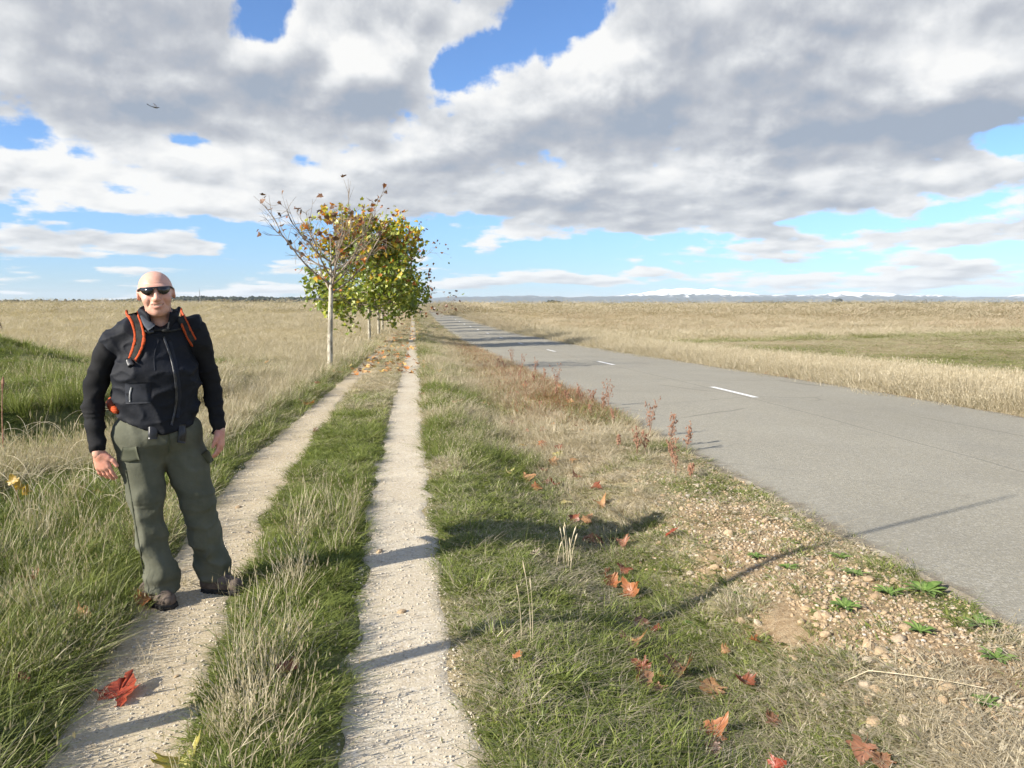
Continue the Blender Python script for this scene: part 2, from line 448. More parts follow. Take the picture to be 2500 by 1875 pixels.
# ------------------------------------------------------------------ wheel tracks
m_path, t, b, out = mat('pale_limestone_grit')
pos = t.add('ShaderNodeNewGeometry').outputs['Position']
n1 = t.noise(pos, 1.3, 4, .6); n2 = t.noise(pos, 60, 4, .7); n3 = t.noise(pos, 9, 5, .6)
vd = t.vor(pos, 95); vcol = t.vor(pos, 95, out=1)
sv = t.add('ShaderNodeSeparateColor'); t.l.new(vcol, sv.inputs[0])
c = t.mix(t.sm(n1, .3, .7), (.46, .395, .285), (.54, .48, .365))
c = t.mix(t.sm(n3, .45, .75), c, (.43, .36, .26))
c = t.mix(t.m('MULTIPLY', t.sm(n2, .50, .70), .6), c, (.68, .62, .50))
c = t.mix(t.m('MULTIPLY', t.sm(t.noise(pos, .7, 3), .52, .66), .35), c, (.44, .37, .27))
c = t.mix(t.m('MULTIPLY', t.sm(sv.outputs[0], .76, .86), .40), c, (.66, .62, .55))
c = t.mix(t.m('MULTIPLY', t.sm(sv.outputs[1], .84, .90), .35), c, (.29, .24, .18))
t.put(b.inputs['Base Color'], c)
b.inputs['Roughness'].default_value = .95; b.inputs['Specular IOR Level'].default_value = .1
hh = t.m('ADD', t.m('MULTIPLY', n2, .5), t.m('MULTIPLY', t.m('SUBTRACT', 1.0, vd), .5))
hh = t.m('ADD', hh, t.m('MULTIPLY', n3, 1.2))
t.put(b.inputs['Normal'], t.bump(hh, .24, .009))
m_path2 = m_path.copy(); m_path2.name = 'sandy_grit'
for nd_ in m_path2.node_tree.nodes:
    if nd_.type == 'MIX':
        for s_ in (6, 7):
            if not nd_.inputs[s_].is_linked:
                q_ = nd_.inputs[s_].default_value; nd_.inputs[s_].default_value = (q_[0] * .90, q_[1] * .86, q_[2] * .78, 1)
def strip(name, fn, m, y0=-30, y1=330, wob=.085, seed=3, lift=.006, nx=13):
    ys = axis(2.0, 7.0, .04, y0, y1, 1.03)
    a, c_ = fn(ys)
    sc_ = 1 - .3 * sstep(ys, 20, 80)
    a = a + wob * sc_ * ((fbm2(ys * 2.2, ys * 0, seed, 4) - .5) * 2.2); c_ = c_ + wob * sc_ * ((fbm2(ys * 2.2, ys * 0 + 9, seed + 50, 4) - .5) * 2.2)
    tt = np.linspace(0, 1, nx)
    X = a[:, None] + (c_ - a)[:, None] * tt[None]; Y = np.repeat(ys[:, None], nx, 1)
    Z = terrain(X, Y) + lift
    Z[:, 0] -= .02; Z[:, -1] -= .02
    V = np.stack([X, Y, Z], -1).reshape(-1, 3)
    i = (np.arange(len(ys) - 1)[:, None] * nx + np.arange(nx - 1)[None]).ravel()
    return add(name, V, np.stack([i, i + 1, i + 1 + nx, i + nx], 1), m, smooth=True)
tag(strip('path', t_left, m_path2, seed=11), 'left wheel track of beige grit where the man stands', kind='structure')
tag(strip('path', t_right, m_path, seed=23), 'right wheel track of pale grit running to the horizon', kind='structure')

# ------------------------------------------------------------------ road
m_road, t, b, out = mat('bleached_asphalt')
pos = t.add('ShaderNodeNewGeometry').outputs['Position']
n1 = t.noise(pos, .35, 4, .6); n2 = t.noise(pos, 7, 5, .6); n3 = t.noise(pos, 160, 2, .6)
v1 = t.vor(pos, 75, out=1); s1 = t.add('ShaderNodeSeparateColor'); t.l.new(v1, s1.inputs[0])
sp = t.add('ShaderNodeSeparateXYZ'); t.l.new(pos, sp.inputs[0])
c = t.mix(t.sm(n1, .3, .7), (.262, .242, .188), (.305, .283, .222))
c = t.mix(t.m('MULTIPLY', t.sm(n2, .4, .7), .4), c, (.26, .245, .20))
c = t.mix(t.m('MULTIPLY', t.sm(s1.outputs[0], .70, .80), .40), c, (.45, .425, .36))
c = t.mix(t.m('MULTIPLY', t.sm(s1.outputs[1], .74, .84), .42), c, (.17, .16, .135))
vc = t.add('ShaderNodeTexVoronoi', feature='DISTANCE_TO_EDGE'); vc.inputs['Scale'].default_value = .22
wp = t.add('ShaderNodeVectorMath', operation='MULTIPLY_ADD'); t.put(wp.inputs[0], t.add('ShaderNodeTexNoise').outputs[1]); wp.inputs[1].default_value = (.9, .9, 0); t.put(wp.inputs[2], pos)
t.l.new(wp.outputs[0], vc.inputs['Vector'])
crk = t.m('MULTIPLY', t.m('SUBTRACT', 1.0, t.sm(vc.outputs[0], .0015, .005)), t.sm(t.noise(pos, .5, 3), .45, .6))
c = t.mix(t.m('MULTIPLY', crk, .5), c, (.10, .092, .075))
c = t.mix(t.m('MULTIPLY', t.sm(t.noise(pos, .9, 5, .65), .50, .68), .30), c, (.225, .212, .175))
# two faint wheel lanes and a fine seam along the middle
lane = t.m('SINE', t.m('MULTIPLY', t.m('SUBTRACT', sp.outputs[0], 3.0), 2.2 * 2))
c = t.mix(t.m('MULTIPLY', t.sm(lane, .0, 1.0), .07), c, (.30, .29, .255))
seam = t.m('ABSOLUTE', t.m('SUBTRACT', sp.outputs[0], t.m('MULTIPLY_ADD', t.noise(pos, .8, 3), .10, RC - .16)))
c = t.mix(t.m('MULTIPLY', t.m('SUBTRACT', 1.0, t.sm(seam, .004, .02)), .55), c, (.12, .115, .10))
ed = t.m('SUBTRACT', t.m('ABSOLUTE', t.m('SUBTRACT', sp.outputs[0], RC)), t.m('MULTIPLY_ADD', n2, .5, (ROAD_R - ROAD_L) / 2 - .42))
c = t.mix(t.m('MULTIPLY', t.sm(ed, .0, .22), .75), c, (.15, .118, .08))
t.put(b.inputs['Base Color'], c)
b.inputs['Roughness'].default_value = .85; b.inputs['Specular IOR Level'].default_value = .2
hh = t.m('ADD', t.vor(pos, 75), t.m('MULTIPLY', n3, .5))
t.put(b.inputs['Normal'], t.bump(hh, .5, .006))
ys = axis(2.0, 8.0, .05, -30, 3000, 1.03)
wl = ROAD_L + .13 * (fbm2(ys * 1.6, ys * 0 + 3, 71, 5) - .5) * 2; wr = ROAD_R + .10 * (fbm2(ys * 1.3, ys * 0 + 5, 77, 5) - .5) * 2
nx = 15
tt = np.linspace(0, 1, nx)
X = wl[:, None] + (wr - wl)[:, None] * tt[None]; Y = np.repeat(ys[:, None], nx, 1)
Z = road_z(X, Y) - .0
V = [np.stack([X, Y, Z], -1)]
Xs = np.concatenate([(wl - .10)[:, None], X, (wr + .05)[:, None]], 1); Yy = np.repeat(ys[:, None], nx + 2, 1)
Zs = np.concatenate([(Z[:, :1] - .05), Z, (Z[:, -1:] - .09)], 1)
i = (np.arange(len(ys) - 1)[:, None] * (nx + 2) + np.arange(nx + 1)[None]).ravel()
road = add('road', np.stack([Xs, Yy, Zs], -1).reshape(-1, 3), np.stack([i, i + 1, i + 3 + nx, i + nx + 2], 1), m_road, smooth=False)
tag(road, 'grey two lane country road running straight to the horizon', kind='structure')
m_dash = pmat('worn_white_road_paint', (.62, .61, .57), (.80, .79, .76), 14, .7, .3, 90, lo=.25, hi=.55)
k = 0
for y0 in np.arange(12.3 - 9.35, 330, 9.35):
    n = 9
    yy = np.linspace(y0, y0 + 1.95, n)
    xa = RC - .05 + .008 * (fbm2(yy * 9, yy * 0, 5 + k) - .5); xb = RC + .06 + .008 * (fbm2(yy * 9, yy * 0, 95 + k) - .5)
    V = np.concatenate([np.stack([xa, yy, road_z(xa, yy) + .005], 1), np.stack([xb, yy, road_z(xb, yy) + .005], 1)])
    F = np.array([[j, j + n, j + n + 1, j + 1] for j in range(n - 1)])
    if y0 > 9: add('lane_dash', V, F, m_dash, road)
    k += 1

# ------------------------------------------------------------------ far country: mountains, wooded rise, mast, tree lines
def ridge(name, x0, x1, dist, prof, m, thick, nseg=260, seed=1, rough=1.0):
    xs = np.linspace(x0, x1, nseg)
    rows = 9
    V = []
    for r in range(rows):
        f = r / (rows - 1)
        hgt = np.sin(f * math.pi) ** 1.0 * prof(xs) * (1 + rough * .5 * (fbm2(xs * .004 * 2500 / dist + r * 3.1, xs * 0 + r * 1.7, seed, 5) - .5))
        yy = dist + (f - .5) * thick + rough * thick * .12 * (fbm2(xs * .003, xs * 0 + r, seed + 9, 4) - .5)
        V.append(np.stack([xs, yy, hgt - 2.0], 1))
    V = np.concatenate(V)
    i = (np.arange(rows - 1)[:, None] * nseg + np.arange(nseg - 1)[None]).ravel()
    return add(name, V, np.stack([i, i + 1, i + 1 + nseg, i + nseg], 1), m, smooth=False)
m_mtn, t, b, out = mat('mountain_rock_with_snow')
g_ = t.add('ShaderNodeNewGeometry'); sp = t.add('ShaderNodeSeparateXYZ'); t.l.new(g_.outputs['Position'], sp.inputs[0])
nn = t.noise(g_.outputs['Position'], .004, 6, .6)
snow = t.sm(t.m('ADD', sp.outputs[2], t.lin(nn, .3, .7, -70, 70)), 185, 240)
t.put(b.inputs['Base Color'], t.mix(snow, t.mix(nn, (.07, .09, .11), (.13, .14, .13)), (.85, .87, .9)))
D = 18000
def mprof(xs):
    a = (xs / D)
    base = 70 + 90 * fbm2(a * 9 + 3, a * 0, 5, 6) 
    bump = 120 * np.exp(-((a - .36) / .10) ** 2) + 70 * np.exp(-((a - .62) / .10) ** 2) + 95 * np.exp(-((a - .95) / .09) ** 2) + 25 * np.exp(-((a - .12) / .08) ** 2)
    jag = 130 * (np.abs(fbm2(a * 42, a * 0, 15, 5) - .5) * 2)
    return np.maximum((base + bump * 1.0 + jag * (.2 + bump / 110)) * (1 - .8 * sstep(-a, -.02, .30)), 8) * 1.25
tag(ridge('mountains', -7000, 26000, D, mprof, m_mtn, 5000, 520, 3, .5), kind='structure')
m_wood = pmat('distant_woodland', (.018, .022, .020), (.045, .050, .038), .05, .95, coord='Generated')
m_wood2, t, b, out = mat('distant_trees')
pp = t.add('ShaderNodeNewGeometry').outputs['Position']
t.put(b.inputs['Base Color'], t.mix(t.noise(pp, .06, 4), (.02, .028, .025), (.06, .07, .05)))
# wooded rise behind the man: dense canopy over a low hill
def wood_mass(name, a0, a1, dist, hfun, n, size, seed, m, depth=160):
    r = np.random.default_rng(seed)
    V = []; F = []; k = 0
    base = np.array([[0, 0, 1], [.85, 0, .45], [.26, .81, .45], [-.69, .5, .45], [-.69, -.5, .45], [.26, -.81, .45], [.7, .5, -.3], [-.3, .8, -.3], [-.85, 0, -.3], [-.3, -.8, -.3], [.7, -.5, -.3]])
    fs = [[0, 1, 2], [0, 2, 3], [0, 3, 4], [0, 4, 5], [0, 5, 1], [1, 6, 2], [2, 7, 3], [3, 8, 4], [4, 9, 5], [5, 10, 1], [2, 6, 7], [3, 7, 8], [4, 8, 9], [5, 9, 10], [1, 10, 6], [6, 10, 9, 8, 7]]
    for i in range(n):
        a = a0 + (a1 - a0) * r.random(); d = dist + depth * r.random()
        x = a * d; hh = float(hfun(a)) 
        s = size * (.6 + .8 * r.random())
        zc = hh * (1 - .35 * (1 - (d - dist) / depth)) - s * .3
        zs = [zc] if hh < 2 * s else list(np.arange(s * .4, zc + .1, s * 1.1))
        for z in zs:
            V.append(base * np.array([s * 1.3, s * 1.3, s]) * (.75 + .5 * r.random((11, 1))) + np.array([x, d, z])); F += [[q + k for q in f] for f in fs]; k += 11
    o = add(name, np.concatenate(V), F, m)
    return o
def am(px): return (px - VX) / FPX
def hh1(a):
    px = a * FPX + VX
    return 3.0 + 33 * np.interp(px, [330, 400, 500, 640, 760, 800, 850, 960], [.1, .42, .62, .60, .48, .44, .28, .0])
tag(wood_mass('wooded_rise', am(330), am(960), 2400, hh1, 1500, 7.5, 4, m_wood2), 'dark low wooded rise on the horizon left of the trees', kind='stuff')
def hh2(a): return 11 + 8 * vn2(np.array([a * 260]), np.array([0.]), 8)[0]
tag(wood_mass('tree_line', am(-260), am(345), 2600, hh2, 420, 5.0, 5, m_wood2, 60), 'pale row of far trees on the left horizon', kind='stuff')
def hh3(a): return 6 + 8 * vn2(np.array([a * 40]), np.array([0.]), 18)[0]
tag(wood_mass('woodland_belt', am(1830), am(2900), 5200, hh3, 900, 11, 6, m_wood2, 200), 'thin dark belt of woodland along the right horizon', kind='stuff')
def hh4(a): return 12 * math.exp(-((a - am(1353)) / .011) ** 2)
cl = wood_mass('tree_clump', am(1329), am(1377), 1900, hh4, 90, 3.2, 7, m_wood2, 25)
tag(cl, 'small dark clump of trees alone on the horizon right of the road', 'trees')
tr_far = wood_mass('lone_tree', am(2090), am(2112), 5000, lambda a: 40, 16, 12, 8, m_wood2, 30)
tag(tr_far, 'lone far tree standing above the woodland on the right horizon', 'tree')
# lattice mast
m_steel = pmat('grey_steel', (.16, .17, .18), (.22, .23, .24), 3, .6)
mx = am(520) * 2380
mast = empty('radio_mast', (mx, 2380, 0)); tag(mast, 'thin radio mast rising from the wooded rise behind the man', 'mast')
ac = Acc()
for sx, sy in ((-1, -1), (1, -1), (1, 1), (-1, 1)):
    ac.add(*tube([(sx * 1.6, sy * 1.6, 0), (sx * .35, sy * .35, 42)], [.28, .2], 5))
for kk in range(10):
    z0, z1 = kk * 4.2, kk * 4.2 + 4.2; f0, f1 = 1.6 - 1.25 * z0 / 42, 1.6 - 1.25 * z1 / 42
    for sg in (-1, 1):
        ac.add(*tube([(-f0 * sg, -f0, z0), (f1 * sg, -f1, z1)], .10, 4)); ac.add(*tube([(-f0, -f0 * sg, z0), (-f1, f1 * sg, z1)], .10, 4))
add('lattice', ac.V_(), ac.F, m_steel, mast)
V, F = tube([(0, 0, 42), (0, 0, 50)], [.22, .12], 5); add('aerial', V, F, m_steel, mast)

# ------------------------------------------------------------------ air
hz = bpy.data.materials.new('pale_haze'); hz.use_nodes = True
t = NT(hz.node_tree); out = t.add('ShaderNodeOutputMaterial'); pv = t.add('ShaderNodeVolumePrincipled')
pv.inputs['Color'].default_value = (.80, .90, 1.0, 1); pv.inputs['Density'].default_value = 2.6e-5; pv.inputs['Anisotropy'].default_value = 0.0
t.l.new(pv.outputs[0], out.inputs['Volume'])
bx = np.array([[x, y, z] for x in (-32000, 32000) for y in (-3000, 32000) for z in (-6, 420)], float)
haze = add('haze', bx, [[0, 1, 3, 2], [4, 6, 7, 5], [0, 4, 5, 1], [2, 3, 7, 6], [0, 2, 6, 4], [1, 5, 7, 3]], hz)
tag(haze, kind='stuff')

# ------------------------------------------------------------------ plane trees along the track
m_bark, t, b, out = mat('mottled_plane_bark')
pp = t.add('ShaderNodeTexCoord').outputs['Object']
mp = t.add('ShaderNodeMapping'); t.l.new(pp, mp.inputs[0]); mp.inputs['Scale'].default_value = (1, 1, .35)
n1 = t.noise(mp.outputs[0], 14, 3, .5); n2 = t.noise(mp.outputs[0], 60, 4, .6)
c = t.mix(t.sm(n1, .46, .54), (.47, .43, .34), (.25, .225, .17))
c = t.mix(t.m('MULTIPLY', t.sm(n2, .5, .7), .5), c, (.58, .55, .46))
t.put(b.inputs['Base Color'], c); b.inputs['Roughness'].default_value = .85
t.put(b.inputs['Normal'], t.bump(n2, .4, .01))
m_twig = pmat('grey_brown_twigs', (.19, .15, .115), (.33, .275, .21), 9, .85)
m_leaf = bpy.data.materials.new('plane_tree_leaves'); m_leaf.use_nodes = True
t = NT(m_leaf.node_tree); out = t.add('ShaderNodeOutputMaterial')
lc = t.attr('leaf_colour').outputs['Color']
pp = t.add('ShaderNodeNewGeometry').outputs['Position']
lc2 = t.mix(t.lin(t.noise(pp, 23, 3), .3, .7, 0, .35), lc, t.mix(1.0, lc, (1.35, 1.0, .6), 'MULTIPLY'))
d = t.add('ShaderNodeBsdfDiffuse'); t.put(d.inputs[0], lc2)
tr = t.add('ShaderNodeBsdfTranslucent'); t.put(tr.inputs[0], t.mix(1.0, lc2, (1.25, 1.2, .5), 'MULTIPLY'))
gl = t.add('ShaderNodeBsdfGlossy'); gl.inputs['Roughness'].default_value = .45; t.put(gl.inputs[0], (.8, .8, .8))
ms = t.add('ShaderNodeMixShader'); ms.inputs[0].default_value = .36; t.l.new(d.outputs[0], ms.inputs[1]); t.l.new(tr.outputs[0], ms.inputs[2])
ms2 = t.add('ShaderNodeMixShader'); ms2.inputs[0].default_value = .05; t.l.new(ms.outputs[0], ms2.inputs[1]); t.l.new(gl.outputs[0], ms2.inputs[2])
t.l.new(ms2.outputs[0], out.inputs[0])

# five-lobed leaf outline (stalk end at origin, tip along +y), unit length
LEAF = np.array([(0, 0), (.20, -.06), (.48, .02), (.36, .20), (.58, .42), (.33, .45), (.26, .62), (0, 1.0), (-.26, .62), (-.33, .45), (-.58, .42), (-.36, .20), (-.48, .02), (-.20, -.06)])
def leaf_batch(P, N, size, col, r, simple=False):
    """many small folded leaves: returns V, F(array), colours"""
    n = len(P)
    out2 = LEAF if not simple else LEAF[[0, 2, 4, 7, 10, 12]]
    k = len(out2) + 1
    ctr = np.array([[0, .32]])
    L2 = np.concatenate([ctr, out2]) - np.array([0, .3])
    N = N / (np.linalg.norm(N, axis=1)[:, None] + 1e-9)
    t1 = np.cross(N, r.normal(size=(n, 3))); t1 /= np.linalg.norm(t1, axis=1)[:, None] + 1e-9
    t2 = np.cross(N, t1)
    fold = (r.random(n) * .5 + .05)[:, None]; curl = (r.normal(size=n) * .35)[:, None]
    X = L2[None, :, 0] * size[:, None]; Y = L2[None, :, 1] * size[:, None]
    Z = fold * np.abs(X) + curl * (Y ** 2) / size[:, None]
    V = P[:, None, :] + X[..., None] * t1[:, None, :] + Y[..., None] * t2[:, None, :] + Z[..., None] * N[:, None, :]
    j = np.arange(1, k); f = np.stack([np.zeros(k - 1, int), j, np.roll(j, -1)], 1)
    F = (np.arange(n)[:, None, None] * k + f[None]).reshape(-1, 3)
    C = np.repeat(col[:, None, :], k, 1).reshape(-1, 3)
    return V.reshape(-1, 3), F, np.concatenate([C, np.ones((len(C), 1))], 1)
PAL = dict(green=(.135, .200, .028), lime=(.30, .345, .050), yellow=(.50, .36, .04), orange=(.46, .17, .03), rust=(.26, .095, .035), brown=(.16, .09, .055), dark=(.07, .045, .035))
def plane_tree(x, y, H, crown_r, fork, label, seed, limbs, twigs, leaves_per, palette, lean=(0, 0), leaf=.15, cz=None, rz=None, sparse=False, trunk_r=.065, simple=False, side=0.0):
    r = np.random.default_rng(seed)
    z0 = float(terrain(np.array([x]), np.array([y]))[0]) - .03
    root = empty('plane_tree', (x, y, z0)); tag(root, label, 'tree', 'plane trees along the track')
    # trunk with a gentle sway
    n = 16
    zz = np.linspace(0, H * .80, n)
    tx = lean[0] * zz / H + .05 * np.sin(zz * 1.3 + seed) * (zz / H); ty = lean[1] * zz / H + .05 * np.cos(zz * 1.7 + seed) * (zz / H)
    tp = np.stack([tx, ty, zz], 1)
    tr_ = np.interp(zz, [0, .15, fork, H * .55, H * .8], [trunk_r * 1.45, trunk_r * 1.05, trunk_r * .85, trunk_r * .42, .010])
    V, F = tube(tp, tr_, 10)
    V[:, :2] += .006 * r.normal(size=(len(V), 2)) * 0
    add('trunk', V, F, m_bark, root, smooth=True)
    br = Acc(); tips = []; LP = []; LN = []
    cz = cz or (fork + H) / 2; rz = rz or (H - fork) / 2
    def pt(zq): return np.array([np.interp(zq, zz, tx), np.interp(zq, zz, ty), zq])
    for i in range(limbs):
        zb = fork * (.96 + .05 * r.random()) + (H * .72 - fork) * ((i + r.random() * .6) / limbs) ** 1.15
        a = i * 2.399 + r.normal() * .35
        f = (zb - fork) / (H - fork)
        low = (not sparse) and i < limbs * .42
        reach = crown_r * (.72 + .4 * r.random()) * (1 - (.45 if sparse else .78) * f) * (1 + side * math.cos(a))
        rise = (.55 + .5 * r.random()) * (H - zb) * (.95 if sparse else .75)
        if low: rise *= .18 * r.random(); rise += .10
        p0 = pt(zb); p2 = p0 + np.array([reach * math.cos(a), reach * math.sin(a), rise])
        p1 = p0 + np.array([reach * .55 * math.cos(a), reach * .55 * math.sin(a), rise * .25])
        lp = bez(p0, p1, p2, 9) + r.normal(size=(9, 3)) * .025 * np.linspace(0, 1, 9)[:, None]
        rad0 = trunk_r * (.42 - .2 * f)
        br.add(*tube(lp, np.linspace(rad0, .006, 9), 6))
        for kq in range(twigs):
            q = .25 + .75 * (kq + r.random()) / twigs
            s0 = np.array([np.interp(q, np.linspace(0, 1, 9), lp[:, c_]) for c_ in range(3)])
            dr = lp[-1] - lp[3]; dr = dr / (np.linalg.norm(dr) + 1e-9)
            dv = dr * .7 + r.normal(size=3) * .55 + np.array([0, 0, .22]); dv /= np.linalg.norm(dv)
            ln = (.45 + .55 * r.random()) * crown_r * ((.44 - .22 * f) if not sparse else .50)
            e = s0 + dv * ln + np.array([0, 0, .10 * ln]); mdp = s0 + dv * ln * .5 + r.normal(size=3) * .04
            tw = bez(s0, mdp, e, 6)
            br.add(*tube(tw, np.linspace(.0075, .003, 6), 4, False))
            tips.append(e)
            for u_ in range(2 if not sparse else 2):
                dv2 = dv * .6 + r.normal(size=3) * .6; dv2 /= np.linalg.norm(dv2)
                q2 = .35 + .5 * r.random(); s1 = tw[int(q2 * 5)]
                e2 = s1 + dv2 * ln * .55
                br.add(*tube(np.stack([s1, (s1 + e2) / 2 + r.normal(size=3) * .02, e2]), [.005, .004, .0025], 4, False))
                tips.append(e2)
    if limbs: add('branches', br.V_(), br.F, m_twig, root)
    if not limbs: return root
    tips = np.array(tips)
    # leaves hang round the twig ends
    P = []; cnt = r.poisson(leaves_per, len(tips))
    if sparse: cnt = np.minimum(cnt, 3)
    for e, cnum in zip(tips, cnt):
        sp_ = .06 if sparse else .23
        P.append(e + r.normal(size=(cnum, 3)) * np.array([sp_, sp_, sp_ * .9]))
    P = np.concatenate(P) if len(P) else np.zeros((0, 3))
    fz = (P[:, 2] - (cz - rz)) / (2 * rz)
    names, col = [], np.zeros((len(P), 3))
    cl_n = vn3(P * 1.6 + seed, 5)
    for i in range(len(P)):
        nm = palette(fz[i], P[i, 0] / crown_r, P[i, 1] / crown_r, cl_n[i], r)
        col[i] = PAL[nm]
    col *= (.72 + .56 * r.random((len(P), 1)))
    Nn = r.normal(size=(len(P), 3)) * .8 + np.array([-.25, -.15, .75])
    sz = leaf * (.65 + .7 * r.random(len(P)))
    V, F, C = leaf_batch(P, Nn, sz, col, r, simple)
    add('crown', V, F, m_leaf, root, attrs={'leaf_colour': ('FLOAT_COLOR', C)})
    return root
def pal_sparse(f, a, b_, n, r):
    if f < .34: return r.choice(['green', 'lime', 'yellow', 'orange', 'rust'], p=[.34, .22, .16, .16, .12])
    if f < .5: return r.choice(['lime', 'yellow', 'orange', 'rust', 'brown'], p=[.12, .16, .22, .25, .25])
    return r.choice(['rust', 'brown', 'dark'], p=[.25, .45, .30])
def pal_green(f, a, b_, n, r):
    q = f + (n - .5) * .9 + r.normal() * .12
    if q < .55: return r.choice(['green', 'lime'], p=[.60, .40])
    if q < .84: return r.choice(['green', 'lime', 'yellow', 'orange'], p=[.24, .48, .22, .06])
    return r.choice(['lime', 'yellow', 'orange', 'rust'], p=[.34, .38, .18, .10])
def pal_dense(f, a, b_, n, r):
    q = f + (n - .5) * .6 + r.normal() * .1
    if q < .85: return r.choice(['green', 'lime'], p=[.8, .2])
    return r.choice(['green', 'lime', 'yellow'], p=[.3, .4, .3])
def pal_dark(f, a, b_, n, r): return r.choice(['brown', 'dark', 'rust', 'green'], p=[.45, .35, .1, .1])  # autumn browns plus dark leaves: crown shade and backlight put into the leaf colour
TX = -2.12
plane_tree(-2.18, 2.45, 5.0, 1.2, 1.9, 'plane tree just outside the left of the picture casting a thin shadow over the tracks', 21, 0, 0, .3, pal_sparse, leaf=.12, sparse=True, trunk_r=.05)
plane_tree(-2.13, 19.7, 4.15, 1.6, 1.95, 'nearest plane tree, sparse and nearly bare with brown leaves at its top', 5, 15, 9, .38, pal_sparse, lean=(.10, 0), leaf=.125, sparse=True, trunk_r=.068, side=-.12)
plane_tree(TX, 37.0, 6.4, 2.7, 1.5, 'full green plane tree with yellow and orange leaves on top, second in the row', 8, 26, 8, 7.0, pal_green, leaf=.20, cz=3.7, rz=2.7, trunk_r=.075)
plane_tree(TX + .05, 45.6, 6.6, 2.9, 1.5, 'dense green plane tree third in the row, behind the yellow topped one', 13, 22, 8, 6.0, pal_dense, leaf=.20, trunk_r=.08, simple=True)
plane_tree(TX - .05, 54.0, 7.6, 4.2, 1.2, 'wide sparse plane tree fourth in the row, leaves coloured dark as if in shade hanging over the track', 17, 22, 8, 1.7, pal_dark, leaf=.17, trunk_r=.085, simple=True, side=.22)
plane_tree(TX, 62.8, 6.6, 2.6, 1.8, 'plane tree fifth in the row with thin brown crown over the track', 19, 16, 7, 2.0, pal_dark, leaf=.2, trunk_r=.08, simple=True)
for k_, yv in enumerate((71.6, 80.5, 90.5, 101, 112, 124, 138, 153, 170, 190)):
    plane_tree(TX + .1 * math.sin(k_ * 2.1), yv, 5.4 + .8 * math.sin(k_ * 1.7), 2.0, 1.7, 'slender far plane tree, %s of the row receding along the track' % ('sixth', 'seventh', 'eighth', 'ninth', 'tenth', 'eleventh', 'twelfth', 'thirteenth', 'fourteenth', 'fifteenth')[k_], 40 + k_, 11, 6, 3.0, pal_green if k_ % 3 else pal_dark, leaf=.26, trunk_r=.09, simple=True)

# ------------------------------------------------------------------ the walker: smooth distance fields turned into meshes
def rc(P, a, b_, ra, rb):
    a = np.asarray(a, float); b_ = np.asarray(b_, float); ab = b_ - a
    h = np.clip(((P - a) @ ab) / (ab @ ab), 0, 1)
    return np.linalg.norm(P - a - h[:, None] * ab, axis=1) - (ra + (rb - ra) * h)
def el(P, c, r, M_=None):
    q = P - np.asarray(c, float)
    if M_ is not None: q = q @ M_
    r = np.asarray(r, float)
    k0 = np.linalg.norm(q / r, axis=1); k1 = np.linalg.norm(q / (r * r), axis=1) + 1e-9
    return k0 * (k0 - 1) / k1
def chain(P, pts, rad, k=.02):
    d = None
    for i in range(len(pts) - 1):
        e = rc(P, pts[i], pts[i + 1], rad[i], rad[i + 1])
        d = e if d is None else smin(d, e, k)
    return d
def smin(a, b_, k=.03):
    h = np.clip(.5 + .5 * (b_ - a) / k, 0, 1)
    return b_ + (a - b_) * h - k * h * (1 - h)
def smax(a, b_, k=.02): return -smin(-a, -b_, k)
